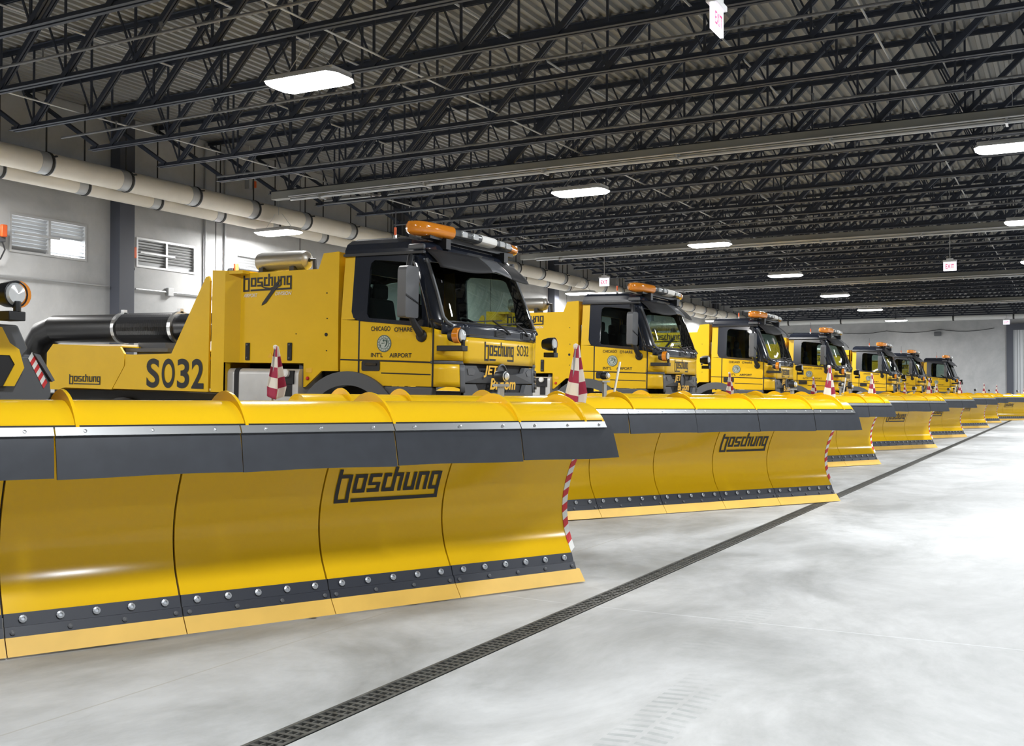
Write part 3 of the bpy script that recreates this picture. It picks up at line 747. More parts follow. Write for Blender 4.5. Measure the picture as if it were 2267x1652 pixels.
def make_truck():
    t = thing('snow_truck', 'x', 'truck', group='snow trucks parked side by side')
    # ---- cab shell
    for sg in (-1, 1):
        low = [(.30, 1.42)] + [p for p in arch_pts(ARC_R, 127, 80, 10)] + [(1.55, 1.57), (1.55, 2.18), (1.30, 2.165), (.30, WAIST(.30))]
        b = MB(); b.prism(low, -.02, .0, lambda p, q, t_: side(sg, p, q, t_)); b.prism([(1.55, 2.18), (1.55, 2.93), (1.36, 2.93), (1.36, 2.18)], -.02, .0, lambda p, q, t_: side(sg, p, q, t_))
        b.build('cab_side', 'yellow', t)
        b = MB()
        line_strip(b, sg, [(1.285, 1.565), (1.285, 2.165)], .022, .004); line_strip(b, sg, [(1.55, 1.715), (.27, 1.688)], .016, .004)
        line_strip(b, sg, [(.97, 1.565), (.27, 1.553)], .013, .004); line_strip(b, sg, [(.277, 1.42), (.277, 2.06), (.33, 2.25), (.41, 2.5)], .02, .010)
        b.build('door_gap', 'seam', t)
        d = plate('door', 'yellow', t, sg, [(.285, 1.70), (1.272, 1.722), (1.272, 2.155), (.285, WAIST(.285) - .004)], .007, .007)
        h = MB(); h.prism(rrect(.99, 1.24, 1.588, 1.700, .02), .002, .010, lambda p, q, z_: side(sg, p, q, z_)); ho = h.build('door_handle', 'black', d)
        h = MB(); h.prism(rrect(1.03, 1.19, 1.65, 1.68, .01), .008, .022, lambda p, q, z_: side(sg, p, q, z_)); h.build('handle_grip', 'navy', d)
        # dark glasshouse frame with the side window let in
        out = [(.335, WAIST(.335)), (1.285, 2.160)] + [(1.285 + .12 * math.cos(R(a)), 2.28 + .12 * math.sin(R(a))) for a in (-70, -50, -30, -10)] + [(1.405, 2.93), (.60, 2.93), (.50, 2.75), (.42, 2.50), (.36, 2.25)]
        hole = [(y, z + .078 * (y - .4)) for y, z in rrect(.43, 1.185, 2.135, 2.81, (.05, .05, .08, .16), 4)]
        hole = [(y + max(0, (z - 2.3)) * (.16 if y < .7 else 0), z) for y, z in hole]
        # bridge both outlines by angle
        c0 = (.85, 2.5)
        def sample(poly, n=48):
            res = []
            for k in range(n):
                a = 2 * math.pi * k / n; dx, dz = math.cos(a), math.sin(a); best = None
                for (p, q) in zip(poly, poly[1:] + poly[:1]):
                    ex, ez = q[0] - p[0], q[1] - p[1]; den = dx * ez - dz * ex
                    if abs(den) < 1e-9: continue
                    wx, wz = p[0] - c0[0], p[1] - c0[1]; tt = (wx * ez - wz * ex) / den; uu = (wx * dz - wz * dx) / den
                    if tt > 0 and -1e-6 <= uu <= 1 + 1e-6: best = tt if best is None else max(best, tt)
                res.append((c0[0] + dx * best, c0[1] + dz * best))
            return res
        A, H = sample(out), sample(hole)
        for cx_ in ((1.405, 2.93), (.60, 2.93), (.335, WAIST(.335))):
            k = min(range(48), key=lambda i: (A[i][0] - cx_[0]) ** 2 + (A[i][1] - cx_[1]) ** 2); A[k] = cx_
        b = MB(); b.strip([side(sg, y, z, .006) for y, z in A], [side(sg, y, z, .006) for y, z in H]); b.strip([side(sg, y, z, .006) for y, z in H], [side(sg, y, z, -.03) for y, z in H])
        b.build('window_surround', 'navy', t)
        b = MB(); b.poly([side(sg, y, z, -.012) for y, z in H]); b.build('side_window', 'glass', t)
        # corner panels
        s0, s1 = (2.0 * sg, 1.02 * sg)
        patch('corner_panel', 'yellow', t, s0, s1, 1.715, lambda a: 2.075 - .10 * (2 - abs(a)) , .002)
        patch('corner_trim', 'grey', t, 2.0 * sg, 1.0 * sg, 1.675, 1.71, .004)
        patch('corner_panel', 'yellow', t, 2.0 * sg, 1.16 * sg, 1.42, 1.672, .002)
        patch('corner_trim', 'grey', t, 1.15 * sg, .98 * sg, 1.36, 1.672, .006)
        patch('cab_pillar', 'navy', t, 2.02 * sg, 1.62 * sg, lambda a: 2.075 - .04 * (2 - abs(a)), 2.95, .002, nz=8)
        b = MB(); b.tube([cab(1.60 * sg, z, .012) for z in (2.86, 2.7, 2.5, 2.3, 2.2)] + [cab(1.52 * sg, 2.14, .014), cab(1.40 * sg, 2.105, .016)], .022, 7); b.build('pillar_trim', 'grey', t, smooth=True)
        # sill, arch and steps
        b = MB(); b.box(min(sg * 1.06, sg * 1.16), max(sg * 1.06, sg * 1.16), .28, .92, 1.30, 1.415); b.build('sill', 'grey', t, bevel=.015)
        b = MB()
        for rr0, rr1, mi in ((.63, .79, 0),):
            I, O = arch_pts(rr0, 8, 172, 22), arch_pts(rr1, 8, 172, 22)
            b.prism(O + I[::-1], 1.02, 1.19, lambda p, q, z_: (sg * z_, p, q))
        b.build('wheel_arch', 'grey', t, smooth=True)
        b = MB(); b.prism([(.30, .45), (.80, .45), (.86, 1.29), (.30, 1.29)], .95, 1.13, lambda p, q, z_: (sg * z_, p, q)); b.build('step_panel', 'grey', t, bevel=.02)
    d = [o for o in COL.objects if o.parent == t and o.name.startswith('door') and not o.name.startswith('door_')][0]
    def side_text(s, y0, z0, wd, ht, m='ink', name='door_lettering', par=d, sh=0., bold=.012):
        rt, up = (0, -1, 0), (0, 0, 1); return text(name, s, m, par, (-(half_w(z0) + .008), y0, z0), rt, up, wd, ht, .004, bold, sh)
    side_text("CHICAGO", 1.115, 2.043, .265, .052); side_text("O'HARE", .795, 2.033, .245, .052)
    side_text("INT'L", 1.11, 1.745, .165, .050); side_text("AIRPORT", .855, 1.742, .30, .050)
    b = MB(); cc = (-1.160, .93, 1.900)
    b.lathe([(.098, 0), (.098, .004), (0, .004)], cc, (-1, 0, 0), 28, 0)
    for r0, r1, h in ((.088, .096, .006), (.060, .066, .006)): b.lathe([(r0, h - .003), (r1, h - .003), (r1, h), (r0, h)], cc, (-1, 0, 0), 28, 1, False)
    def blob(pts): b.prism(pts, 0, .003, lambda p, q, x: (cc[0] - .004 - x, cc[1] - p, cc[2] + q), 1)
    blob([(-.034, .006), (.012, .010), (.012, .002), (-.034, -.002)]); blob([(.018, .040), (.030, .046), (.050, .020), (.040, -.012), (.022, -.036), (.004, -.044), (.026, -.012), (.030, .010)])
    blob([(.014 * math.cos(R(k)) - .004, .034 + .014 * math.sin(R(k))) for k in range(0, 360, 45)]); blob([(-.05, -.012), (-.042, -.010), (-.044, -.034), (-.050, -.030)])
    for k in range(0, 360, 24): blob([(.078 * math.cos(R(k + j)) + .005 * math.cos(R(i)), .078 * math.sin(R(k + j)) + .005 * math.sin(R(i))) for j, i in ((0, 0), (0, 90), (0, 180), (0, 270))])
    b.build('city_seal', ['seal', 'brown'], d)
    # ---- front
    fp = patch('front_panel', 'yellow', t, -1.02, 1.02, 1.69, lambda a: 1.985, .004, 14, 4)
    def ff(x, z, o): return cab(x / (half_w(z) - .30), z, o)
    logo('front_logo', fp, lambda u, v: ff(-.44 + .69 * u, 1.728 + .228 * v, .014), sub=1)
    for s in (-1, 1): patch('cowl_side', 'navy', t, 1.70 * s, 1.0 * s, lambda a: 1.985 + .035 * max(0, abs(a) - 1), 2.135, .005)
    patch('cowl', 'navy', t, -1.02, 1.02, 1.99, 2.135, .006, 14, 4)
    for x in (-.10, .58):
        b = MB()
        for k in range(4): b.grid(lambda u, v: ff(x - .11 + .22 * u, 2.02 + .017 * k + .012 * v, .022), lin(0, 1, 4), (0, 1))
        b.grid(lambda u, v: ff(x - .14 + .28 * u, 2.012 + .075 * v, .014), lin(0, 1, 5), (0, 1)); b.build('cowl_vent', 'black', t, solid=.004)
    patch('windshield', 'glass', t, -1.62, 1.62, 2.13, 2.84, -.002, 26, 8, solid=0)
    b = MB(); b.tube([cab(a, 2.145, .008) for a in lin(-1.5, 1.5, 16)], .014, 6); b.build('windshield_seal', 'black', t, smooth=True)
    patch('header', 'navy', t, -2.0, 2.0, 2.82, 2.96, .003, 24, 3)
    def wiper(xa, xb):
        b = MB(); b.tube([ff(xa, 2.06, .03), ff((xa + xb) / 2, 2.12, .05), ff(xb, 2.20, .03)], .011, 6); b.tube([ff(xb - .42, 2.165, .022), ff(xb, 2.20, .024), ff(xb + .22, 2.215, .022)], .009, 6)
        b.build('wiper', 'black', t, smooth=True)
    wiper(.12, -.25); wiper(.62, .30)
    # sun visor: two drooping lobes and a paler middle
    def vis(a, v, lowz):
        z = 2.97 + (lowz - 2.97) * v; p = cab(a, min(z, 2.95), .008); return (p[0], p[1] - .02 - .13 * math.sin(v * math.pi / 2), z)
    def lobe(a): t_ = abs(a); return 2.80 - .07 * math.sin(min(1, t_ / 1.8) * math.pi) - (.05 * max(0, t_ - 1.2))
    for (a0, a1, m_, nm) in ((-1.62, -.14, 'seam', 'sun_visor'), (-.14, .46, 'midgrey', 'visor_center'), (.46, 1.36, 'seam', 'sun_visor')):
        b = MB(); b.grid(lambda a, v: vis(a, v, lobe(a)), lin(a0, a1, 14), lin(0, 1, 6)); b.build(nm, m_, t, smooth=True, solid=.008)
    # grille
    b = MB(); b.grid(lambda a, z: cab(a, z, -.05), lin(-1.06, 1.06, 12), lin(1.0, 1.685, 4)); gr = b.build('grille', 'seam', t, solid=.01)
    def slab(poly, o, m_, nm, par, th=.04):
        b = MB(); b.prism(poly, o - th, o, lambda x, z, o_: ff(x, z, o_)); return b.build(nm, m_, par)
    slab([(-.86, 1.665), (-.60, 1.665), (-.54, 1.60), (-.30, 1.575), (.30, 1.575), (.54, 1.60), (.60, 1.665), (.86, 1.665), (.86, 1.47), (-.86, 1.47)], .006, 'grey', 'grille_bar', t)
    slab([(-.86, 1.455), (-.62, 1.455), (-.55, 1.36), (.55, 1.36), (.62, 1.455), (.86, 1.455), (.86, 1.20), (-.86, 1.20)], .004, 'grey', 'grille_bar', t)
    slab([(-1.0, 1.19), (1.0, 1.19), (.96, .62), (-.96, .62)], .05, 'grey', 'bumper', t, .1)
    for s in (-1, 1):
        for k in (range(3) if s > 0 else ()): patch('corner_vent', 'black', t, 1.05 * s, 1.38 * s, 1.40 + .085 * k, 1.465 + .085 * k, .010, 5, 1)
        slab([(s * .62, 1.61), (s * .68, 1.64), (s * .78, 1.63), (s * .76, 1.56), (s * .66, 1.56)][::s], .012, 'midgrey', 'bumper_recess', t, .01)
    b = MB(); c0 = ff(-.08, 1.57, .0); b.lathe([(.115, 0), (.13, .01), (.13, .03), (.115, .035), (.11, .012), (0, .012)], c0, (0, -1, 0), 28); b.build('round_emblem', 'grey', t, smooth=True)
    def front_text(s, x, z, wd, ht, m_, nm, sh=.25, bold=.03, o=.02):
        return text(nm, s, m_, t, (0, 0, 0), (1, 0, 0), (0, 0, 1), wd, ht, 0, bold, sh, warp=lambda a, c: ff(x + a, z + c, o))
    front_text('JET', -.47, 1.535, .33, .14, 'decalyellow', 'model_lettering'); front_text('Broom', -.345, 1.395, .62, .135, 'decalyellow', 'model_lettering')
    # lightbar
    def bar(name, x0, x1, m_, par, y=.46, z=3.205, ry=.145, rz=.062, endl=0, endr=0):
        b = MB(); N = 10; rings = []; xs = lin(x0, x1, N); seg = 16
        for x in xs:
            f = 1.0
            if endl and x - x0 < endl: f = math.sqrt(max(.02, 1 - (1 - (x - x0) / endl) ** 2))
            if endr and x1 - x < endr: f = math.sqrt(max(.02, 1 - (1 - (x1 - x) / endr) ** 2))
            bow = .12 * ((x) / 1.2) ** 2
            rings.append([(x, y + bow + ry * f * (abs(math.cos(a)) ** .7) * (1 if math.cos(a) > 0 else -1), z + rz * (.7 + .3 * f) * (abs(math.sin(a)) ** .7) * (1 if math.sin(a) > 0 else -1)) for a in [2 * math.pi * k / seg for k in range(seg)]])
        vs = [q for rg in rings for q in rg]; fs = [(i * seg + k, i * seg + (k + 1) % seg, (i + 1) * seg + (k + 1) % seg, (i + 1) * seg + k) for i in range(N) for k in range(seg)]
        fs += [tuple(range(seg - 1, -1, -1)), tuple(N * seg + k for k in range(seg))]
        b.add(vs, fs); return b.build(name, m_, par, smooth=True)
    lb = bar('lightbar', -.60, .86, 'dull_lens', t)
    bar('amber_lens', -1.22, -.60, 'amber', lb, endl=.25, rz=.084); bar('amber_lens', .86, 1.22, 'amber', lb, endr=.16, rz=.068); bar('white_lens', -.03, .36, 'white', lb, ry=.149, rz=.066)
    b = MB(); b.box(-1.0, 1.0, .44, .56, 3.10, 3.145); b.build('lightbar_base', 'black', lb)
    for x in (-.43, -.19, .50, .70):
        b = MB(); bow = .12 * (x / 1.2) ** 2; b.box(x - .06, x + .06, .46 + bow - .162, .46 + bow - .12, 3.168, 3.24); b.build('work_light', 'lens', lb, bevel=.012)
    for x in (-.7, .7): b = MB(); b.box(x - .05, x + .05, .38, .56, 3.0, 3.12); b.build('lightbar_foot', 'black', lb)
    # roof
    b = MB(); rings = []
    for z, o in ((2.925, .012), (2.99, .006), (3.06, -.012), (3.105, -.05), (3.135, -.14), (3.14, -.4)):
        zz = min(z, 2.95); rg = [cab(a, zz, o) for a in lin(-3, 3, 60)]; c_ = Vector((0, .95, z))
        P = []
        for p in rg:
            y = p[1]
            if y > 1.5: y = 1.55 + (o if z > 2.95 else 0)
            drop = .26 * max(0, (.72 - y)) * min(1, (z - 2.95) / .1) if z > 2.98 else 0
            P.append((p[0], y, z - drop))
        rings.append(P)
    for A, B in zip(rings, rings[1:]): b.strip(A, B)
    b.poly(rings[-1]); b.build('cab_roof', 'navy', t, smooth=True)
    for s in (-1, 1):
        b = MB(); b.box(min(s * 1.07, s * 1.12), max(s * 1.07, s * 1.12), .45, 1.555, 2.915, 2.945); b.build('roof_gutter', 'black', t)
        b = MB(); b.box(min(s * 1.05, s * 1.10), max(s * 1.05, s * 1.10), .46, .68, 2.96, 3.03); b.build('roof_lamp', 'grey', t, bevel=.02)
    b = MB(); b.tube([(-.95, .95, 3.10), (-.95, .95, 3.16)], [.03, .02], 8, 1); b.tube([(-.95, .95, 3.16), (-.95, .95, 3.25)], .016, 6, 2); b.tube([(-.95, .95, 3.25), (-.95, .95, 3.44)], .006, 5, 0); b.build('antenna', ['black', 'lens', 'orange'], t)
    # rear wall with a window, floor, dash, seats, wheel
    O = rrect(-1.08, 1.08, 1.42, 2.93, .04, 3); I = rrect(-.78, .78, 2.18, 2.76, .08, 3)
    b = MB()
    for y in (1.53, 1.55): b.strip([(p[0], y, p[1]) for p in O], [(p[0], y, p[1]) for p in I])
    b.strip([(p[0], 1.53, p[1]) for p in I], [(p[0], 1.55, p[1]) for p in I]); b.build('cab_rear', 'yellow', t)
    b = MB(); b.strip([(p[0] * .99, 1.522, p[1]) for p in O], [(p[0], 1.522, p[1]) for p in I]); b.build('rear_liner', 'black', t)
    b = MB(); b.poly([(p[0], 1.54, p[1]) for p in I]); b.build('rear_window', 'glass', t)
    b = MB(); b.box(-1.1, 1.1, .3, 1.53, 1.44, 1.50); b.build('cab_floor', 'black', t)
    b = MB(); b.prism([(.20, 1.6), (.62, 1.6), (.66, 2.0), (.50, 2.10), (.22, 2.11)], -1.06, 1.06, lambda p, q, x: (x, p, q)); b.build('dashboard', 'black', t, bevel=.02)
    for x in (-.55, .55):
        b = MB(); b.box(x - .25, x + .25, .85, 1.32, 1.75, 1.90); b.prism([(1.25, 1.85), (1.40, 1.85), (1.48, 2.45), (1.38, 2.47)], x - .24, x + .24, lambda p, q, X_: (X_, p, q)); b.box(x - .13, x + .13, 1.38, 1.46, 2.45, 2.64); b.build('seat', 'seat', t, bevel=.04)
    b = MB(); c_ = Vector((.52, .72, 2.17)); ax = Vector((0, -.55, .83)).normalized(); u_ = Vector((1, 0, 0)); v_ = ax.cross(u_)
    b.tube([c_ + (u_ * math.cos(a) + v_ * math.sin(a)) * .215 for a in lin(0, 2 * math.pi, 24)], .016, 7); b.tube([c_ - u_ * .2, c_, c_ + u_ * .2], .014, 6); b.tube([c_, c_ - ax * .22], .03, 8); b.build('steering_wheel', 'black', t, smooth=True)
    # mirrors
    for s in (-1,):
        b = MB(); x = s * 1.36
        b.prism(rrect(-.13, .13, 2.175, 2.745, (.03, .03, .04, .07)), .02, .13, lambda p, q, y: (x + s * -p, .41 + y, q)); mo = b.build('mirror', 'midgrey', t, bevel=.03)
        b = MB(); b.prism(rrect(-.115, .115, 2.43, 2.70, .03), .118, .136, lambda p, q, y: (x + s * -p, .41 + y, q)); b.prism(rrect(-.115, .115, 2.20, 2.40, .03), .118, .136, lambda p, q, y: (x + s * -p, .41 + y, q)); b.build('mirror_glass', 'lens', mo)
        b = MB(); b.prism([(-.128, 2.33), (.128, 2.41), (.128, 2.43), (-.128, 2.345)], .012, .022, lambda p, q, y: (x + s * p, .41 + y, q)); b.build('mirror_joint', 'black', mo)
        b = MB(); b.tube([(s * 1.08, .62, 2.87), (s * 1.27, .52, 2.86), (s * 1.34, .49, 2.76), (s * 1.34, .49, 2.60)], .035, 8); b.build('mirror_arm', 'black', mo, smooth=True); b = MB(); b.tube([(s * 1.32, .47, 2.2), (s * 1.27, .45, 2.10), (s * 1.17, .43, 2.0)], [.03, .04, .05], 8); b.lathe([(.03, .05), (.07, .02), (.075, -.02)], (s * 1.15, .43, 1.985), (s, 0, 0), 12); b.build('mirror_arm', 'black', mo, smooth=True)
    # side marker lamps at the front corners
    for s in (-1, 1):
        b = MB(); x = s * 1.16; y = -.12
        b.box(min(s * 1.09, s * 1.21), max(s * 1.09, s * 1.21), -.13, .20 if s < 0 else .02, 1.815, 1.875); b.tube([(x, -.11, 1.87), (x, -.11, 1.94)], .025, 6); mk = b.build('marker_lamp', 'black', t, bevel=.006)
        b = MB(); b.lathe([(.0, -.13), (.06, -.12), (.082, -.05), (.086, .04), (.08, .045), (.075, .03)], (x, y + .06, 1.985), (0, -1, 0), 20); b.build('lamp_housing', 'black', mk, smooth=True)
        b = MB(); b.lathe([(.075, .03), (.06, .05), (0, .058)], (x, y + .06, 1.985), (0, -1, 0), 20); b.build('lamp_face', 'lens', mk, smooth=True)
        b = MB()
        b.prism([(1.985 + .086 * math.sin(R(a)), .088 * math.cos(R(a))) for a in range(-90, 91, 15)], .045, .115, lambda p, q, yy: (x + s * (.026 + q), y - .02 + yy, p)); b.build('turn_lens', 'amber', mk, smooth=True, bevel=.008)
    # ---- chassis and wheels
    b = MB()
    for s in (-1, 1): b.box(min(s * .36, s * .46), max(s * .36, s * .46), .2, 9.2, .78, 1.02)
    for y in (.25, 2.0, 4.0, 6.0, 8.0, 9.1): b.box(-.36, .36, y - .06, y + .06, .80, 1.0)
    b.box(-1.0, 1.0, 3.4, 6.6, 1.02, 1.28)
    b.build('chassis', 'chassis', t)
    for y in (1.42, 5.2, 8.6):
        b = MB(); b.tube([(-.9, y, .60), (.9, y, .60)], .09, 10); b.box(-.2, .2, y - .2, y + .2, .42, .80); b.box(-.44, -.36, y - .1, y + .1, .60, .85); b.box(.36, .44, y - .1, y + .1, .60, .85); b.build('axle', 'chassis', t)
        for s in (-1, 1):
            b = MB(); b.lathe([(.33, -.17), (.54, -.17), (.595, -.11), (.60, 0), (.595, .11), (.54, .17), (.33, .17)], (s * .95, y, .60), (s, 0, 0), 32, 0, False); wo = b.build('wheel', 'tyre', t, smooth=True)
            b = MB(); b.lathe([(.335, .15), (.30, .10), (.16, .06), (.14, .13), (0, .14)], (s * .95, y, .60), (s, 0, 0), 24); b.build('hub', 'tank', wo, smooth=True)
    # ---- power unit housing behind the cab
    SO, SI = 1.25, 1.10             # outer and recessed side planes
    hs = MB()
    for s in (-1, 1):
        q = lambda p, z, x: (s * x, p, z)
        hs.prism([(3.46, 1.30), (3.46, 2.81), (3.25, 2.80), (3.25, 1.30)], SO - .03, SO, q)
        hs.add([(s * SO, 3.25, 1.67), (s * SO, 3.25, 2.80), (s * SI, 3.13, 2.775), (s * SI, 3.13, 1.67)], [(0, 1, 2, 3)])
        hs.add([(s * SO, 3.25, 1.30), (s * SO, 3.25, 1.67), (s * (SO - .12), 3.25, 1.67), (s * (SO - .12), 3.25, 1.30)], [(0, 1, 2, 3)])
        hs.prism([(3.13, 1.67), (3.13, 2.775), (1.93, 2.79), (1.86, 2.97), (1.64, 2.985), (1.62, 1.58), (1.86, 1.58), (2.10, 1.385), (2.13, 1.385), (2.13, 1.67)], SI - .03, SI, q)
    hs.box(-1.10, 1.10, 1.63, 1.68, 1.60, 2.98); hs.box(-1.24, 1.24, 3.42, 3.46, 1.30, 2.80)
    hs.box(-1.10, 1.10, 1.66, 3.02, 2.74, 2.775); hs.box(-1.22, 1.22, 3.0, 3.44, 2.76, 2.80)
    ho = hs.build('engine_housing', 'yellow', t)
    lg = logo('side_logo', ho, lambda u, v: (-SI - .006, 3.09 - .76 * u, 2.545 + .205 * v + .012 * u))
    def body_text(s, y0, z0, wd, ht, m_, nm, x=SI, sh=0, bold=.01, par=ho): return text(nm, s, m_, par, (-x - .002, y0, z0), (0, -1, 0), (0, 0, 1), wd, ht, .004, bold, sh)
    body_text('AIRPORT', 3.08, 2.475, .22, .045, 'decalwhite', 'division_lettering', sh=.2); body_text('DIVISION', 2.58, 2.49, .25, .045, 'decalwhite', 'division_lettering', sh=.2)
    b = MB()
    for pl in ([(2.80, 2.60), (2.66, 2.585), (2.50, 2.62), (2.50, 2.60), (2.60, 2.565), (2.70, 2.56)], [(2.62, 2.58), (2.56, 2.575), (2.72, 2.40), (2.79, 2.37), (2.78, 2.40)], [(2.62, 2.60), (2.56, 2.605), (2.49, 2.68), (2.52, 2.68)], [(2.80, 2.60), (2.77, 2.595), (2.78, 2.65), (2.80, 2.66)]):
        b.prism(pl, SI + .006, SI + .009, lambda p, z, x: (-x, p, z))
    b.build('airplane_emblem', 'ink', ho)
    for y in (3.0, 2.34):
        b = MB(); b.prism(rrect(y - .032, y + .032, 1.70, 1.915, .008), SI, SI + .012, lambda p, z, x: (-x, p, z)); ha = b.build('recessed_handle', 'seam', ho)
        for z in (1.73, 1.89): b = MB(); b.lathe([(.012, 0), (.012, .008), (0, .01)], (-SI - .012, y, z), (-1, 0, 0), 8); b.build('handle_screw', 'grey', ha)
    for (y, z, r) in ((1.80, 2.01, .022), (1.80, 2.5, .008), (1.79, 2.2, .008), (1.79, 1.82, .008), (2.25, 2.02, .007)):
        b = MB(); b.lathe([(r, 0), (r, .006), (0, .007)], (-SI, y, z), (-1, 0, 0), 10); b.build('cap_screw', 'seam', ho)
    b = MB(); b.lathe([(.022, 0), (.022, .015), (.015, .025), (0, .027)], (-SI, 2.06, 1.49), (-1, 0, 0), 12); b.build('stop_button', 'red', ho, smooth=True)
    b = MB(); b.box(-SI - .005, -SI, 2.00, 2.09, 1.56, 1.61); b.build('warning_plate', 'decalyellow', ho)
    b = MB(); b.prism([(2.68, 1.735), (2.60, 1.735), (2.64, 1.80)], SI, SI + .004, lambda p, z, x: (-x, p, z)); b.build('warning_triangle', 'decalyellow', ho)
    b = MB(); b.prism([(3.02, 1.30), (2.1, 1.30), (2.1, 1.66), (3.3, 1.66), (3.3, 1.30)], -.72, .72, lambda p, z, x: (x, p, z)); b.build('engine_bay', 'seam', t)
    # fuel tank
    b = MB(); b.prism([(y, z) for y, z in [( -p[0], p[1]) for p in rrect(-1.18, -.72, 1.02, 1.60, .07)]], 2.14, 3.31, lambda p, z, y: (-p, y, z)); ft = b.build('fuel_tank', 'alu', t, bevel=.03, smooth=True)
    for y in (3.10,):
        b = MB(); O2 = [(-x, z) for x, z in [(-p[0], p[1]) for p in rrect(-1.187, -.713, 1.013, 1.607, .072)]]
        b.prism(O2, y - .035, y + .035, lambda p, z, yy: (p, yy, z)); b.build('tank_strap', 'seam', ft)
    b = MB(); b.box(-1.20, -1.17, 2.20, 2.42, 1.42, 1.58, 1); b.lathe([(.048, 0), (.048, .04), (.03, .05), (0, .05)], (-1.19, 2.30, 1.545), (-1, 0, .1), 14, 0); b.build('tank_cap', ['white', 'seam'], ft)
    b = MB(); b.box(-1.186, -1.178, 2.23, 2.34, 1.27, 1.43); b.build('tank_gauge', 'seam', ft)
    b = MB(); b.lathe([(.045, 0), (.045, .05), (.03, .06), (0, .06)], (-1.0, 2.22, 1.60), (0, 0, 1), 12); b.build('filler_cap', 'column', ft, smooth=True)
    # air tank on the housing roof and rail
    b = MB(); prf = [(0, 0), (.07, .005), (.115, .04), (.125, .10), (.125, .74), (.115, .80), (.07, .835), (0, .84)]; b.lathe(prf, (-.5, 2.55, 2.985), (0, 1, 0), 24); at = b.build('air_tank', 'tank', t, smooth=True)
    b = MB(); b.tube([(-.5, 2.57, 2.985), (-.5, 2.47, 2.985), (-.5, 2.45, 2.77)], .03, 8); b.build('tank_line', 'black', at)
    for y in (2.70, 3.2): b = MB(); b.box(-.63, -.37, y, y + .07, 2.77, 2.9); b.build('tank_cradle', 'black', at)
    b = MB(); b.tube([(-.9, 1.60, 2.6), (-.9, 1.58, 1.7)], .03, 8); b.tube([(-.7, 1.60, 2.7), (-.7, 1.58, 1.7)], .022, 8); b.box(-.95, -.6, 1.57, 1.62, 2.25, 2.5); b.build('hose_bundle', 'black', t)
    b = MB(); b.tube([(-1.0, 1.60, 2.55), (-1.0, 1.59, 2.25)], .03, 8); b.build('air_filter', 'steel', t)
    # rear deck, wing and bonnet
    dk = MB(); BK = MB()
    for s in (-1, 1):
        q = lambda p, z, x: (s * x, p, z)
        dk.prism([(3.50, 1.30), (3.50, 2.68), (3.525, 2.74), (3.57, 2.73), (4.13, 1.775), (4.95, 1.755), (4.95, 1.62), (5.17, 1.31)], SO - .03, SO, q)
        BK.prism([(5.19, 1.30), (4.97, 1.61), (4.97, 1.77), (5.05, 1.86), (6.34, 1.90), (6.46, 1.78), (6.46, 1.28), (6.2, 1.28), (6.1, 1.31)], SO - .03, SO, q)
    dk.box(-1.23, 1.23, 4.14, 4.95, 1.72, 1.755)
    dko = dk.build('rear_deck', 'yellow', t)
    BK.box(-1.23, 1.23, 5.05, 6.34, 1.855, 1.87); BK.box(-1.24, 1.24, 6.42, 6.46, 1.28, 1.80)
    bko = BK.build('rear_bonnet', 'yellow', t)
    logo('bonnet_logo', bko, lambda u, v: (-SO - .005, 6.0 - .60 * u, 1.355 + .14 * v))
    b = MB(); b.box(-1.2, 1.2, 5.08, 6.3, 1.872, 1.895); b.build('bonnet_lit_top', 'white', bko)  # white sheet paints in the light on the bonnet's top face
    b = MB(); b.box(-1.1, .4, 4.2, 4.9, 1.76, 1.80); b.box(-1.15, -.9, 4.3, 5.1, 1.80, 1.845); b.box(-.9, -.3, 4.6, 5.1, 1.83, 1.93); b.build('deck_tray', 'grey', t)
    # black blower duct with ribbed hose and clamps
    dx, dz, dr = -.25, 2.165, .205
    b = MB(); b.tube([(dx, 6.12, dz), (dx, 7.55, dz)], dr, 24)
    b.build('blower_duct', 'duct', t, smooth=True)
    b = MB(); prf = []
    for i in range(61): prf.append((dr + (.010 if i % 2 else -.004), i * .0175))
    b.lathe(prf, (dx, 5.00, dz), (0, 1, 0), 24); b.build('ribbed_hose', 'duct', t, smooth=False)
    b = MB(); b.tube([(dx, 3.5, dz), (dx, 5.08, dz)], dr - .01, 20); b.build('duct_inlet', 'duct', t, smooth=True)
    for y in (5.0, 6.10):
        b = MB(); b.lathe([(dr + .004, -.03), (dr + .022, -.03), (dr + .022, .03), (dr + .004, .03)], (dx, y, dz), (0, 1, 0), 24); b.box(dx - .03, dx + .03, y - .03, y + .03, dz + dr, dz + dr + .06); b.build('hose_clamp', 'steel', t)
    b = MB(); b.tube([(dx, 7.5, dz), (dx, 7.78, dz - .08), (dx, 7.95, dz - .30), (dx, 7.97, 1.6), (dx, 7.97, 1.0)], [.205, .215, .22, .22, .22], 22); b.build('duct_elbow', 'duct', t, smooth=True)
    # broom carrier under the rear
    b = MB(); b.tube([(-1.1, 7.6, .62), (1.1, 7.6, .62)], .42, 24); b.build('broom_roller', 'black', t, smooth=True)
    b = MB(); b.box(-1.2, 1.2, 7.3, 8.2, 1.02, 1.2); b.box(-.5, .5, 6.4, 9.4, 1.02, 1.12); b.build('broom_carrier', 'chassis', t)
    return t, ho, dko
truck, housing, deck = make_truck()
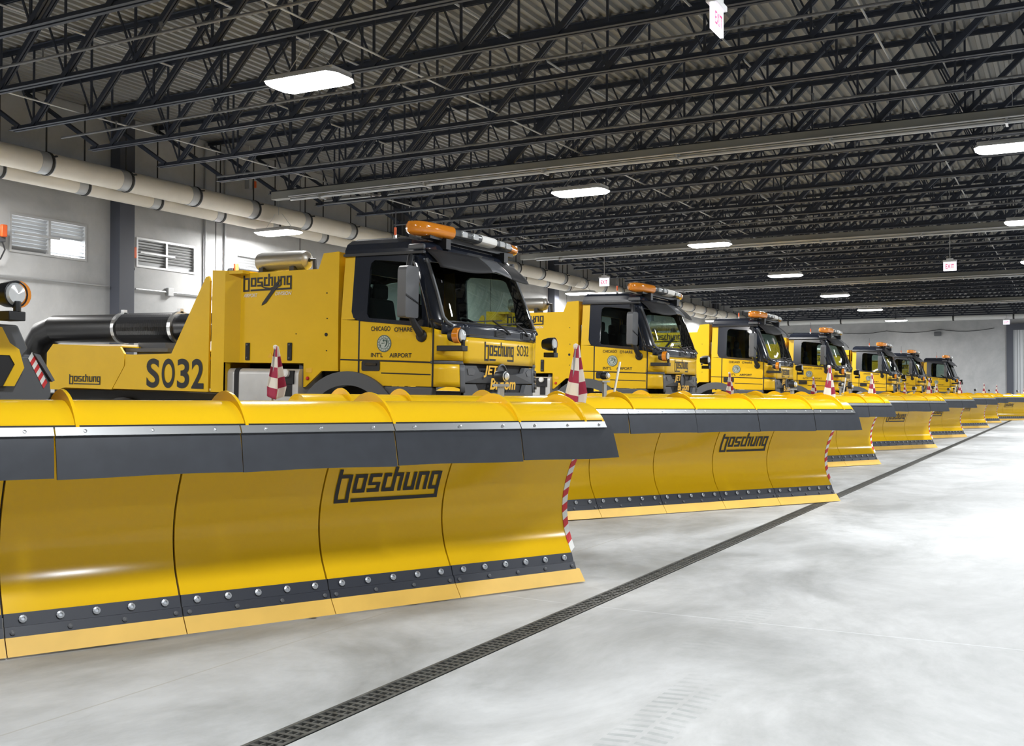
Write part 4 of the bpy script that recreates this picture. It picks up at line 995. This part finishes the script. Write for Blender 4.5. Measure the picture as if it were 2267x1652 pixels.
# things only the numbered truck shows
for ch, off, wd in (('S', 0, .225), ('O', .268, .225), ('3', .535, .205), ('2', .78, .205)):
    q = text('fleet_number', ch, 'ink', deck, (-1.252, 4.555 - off, 1.335), (0, -1, 0), (0, 0, 1), wd, .375, .004, .022); q['own'] = 1
fn = text('fleet_number', 'SO32', 'ink', [o for o in COL.objects if o.parent == truck and o.name.startswith('front_panel')][0], (0, 0, 0), (1, 0, 0), (0, 0, 1), .34, .13, 0, .0, 0, warp=lambda a, c: cab((.35 + a) / .85, 1.81 + c, .014))
fn['own'] = 1
index_kids()
SPOTS = [  # x, y of the front, label
    (11.13, 6.03, 'yellow snow truck numbered SO32, nearest whole truck, left of centre'),
    (3.30, 6.05, 'yellow snow truck mostly out of frame, only its front corner at the left edge'),
    (18.60, 6.33, 'yellow snow truck parked directly behind the SO32 truck'),
    (25.95, 6.20, 'yellow snow truck, third whole one counting from the SO32 truck'),
    (33.1, 6.05, 'yellow snow truck, fourth whole one counting from the SO32 truck'),
    (43.4, 6.05, 'yellow snow truck, fifth whole one counting from the SO32 truck'),
    (51.5, 6.0, 'yellow snow truck, last but one before the back wall'),
    (59.0, 5.3, 'farthest yellow snow truck, standing before the bare back wall')]
for i, (x, y, lab) in enumerate(SPOTS):
    o = truck if i == 0 else copy_tree(truck)
    o.location = (x, y, SL * (y - YD)); o.rotation_euler = (SL, 0, 0)
    tag(o, lab, 'truck', 'snow trucks parked side by side')
    if i == 1:                     # splash guard with striped tape at the front corner of the truck at the left edge
        q = lambda p, z, y: (p + .06, y, z)
        b = MB(); b.prism([(1.12, 1.80), (1.27, 1.80), (1.35, 1.65), (1.22, 1.50), (1.10, 1.55)], .10, .20, q); b.build('splash_guard', 'grey', o, bevel=.012)
        b = MB(); b.prism([(1.14, 1.60), (1.42, 1.61), (1.55, 1.43), (1.56, 1.33), (1.44, 1.18), (1.10, 1.18)], .13, .30, q); sg = b.build('splash_guard', 'grey', o, bevel=.015)
        b = MB(); b.prism([(.95, 1.78), (1.14, 1.78), (1.20, 1.68), (1.27, 1.64), (1.31, 1.52), (1.24, 1.40), (1.16, 1.40), (1.24, 1.54), (1.20, 1.60), (.95, 1.60)], .085, .10, q); b.build('guard_stripe', 'yellow', sg)
        b = MB(); b.prism([(.95, 1.60), (1.20, 1.60), (1.24, 1.54), (1.16, 1.40), (.95, 1.38)], .09, .12, q); b.build('guard_opening', 'seam', sg)
        b = MB(); b.prism([(1.40, 1.62), (1.45, 1.61), (1.57, 1.44), (1.55, 1.43)], .11, .14, q); b.build('guard_rim', 'midgrey', sg)
        b = MB(); q0, q1 = Vector((1.385, 1.605)), Vector((1.51, 1.405)); nrm = Vector((.2, .125)).normalized() * .017; N = 8
        for k in range(N):
            pa, pb = q0.lerp(q1, k / N), q0.lerp(q1, (k + 1) / N); sk = Vector((.0, -.012))
            P = [pa - nrm + sk, pa + nrm - sk, pb + nrm - sk, pb - nrm + sk]
            b.add([(p.x + .06, .127, p.y) for p in P] + [(p.x + .06, .1295, p.y) for p in P], [(0, 1, 2, 3), (7, 6, 5, 4), (0, 4, 5, 1), (1, 5, 6, 2), (2, 6, 7, 3), (3, 7, 4, 0)], k % 2)
        b.build('striped_tape', ['white', 'red'], sg)
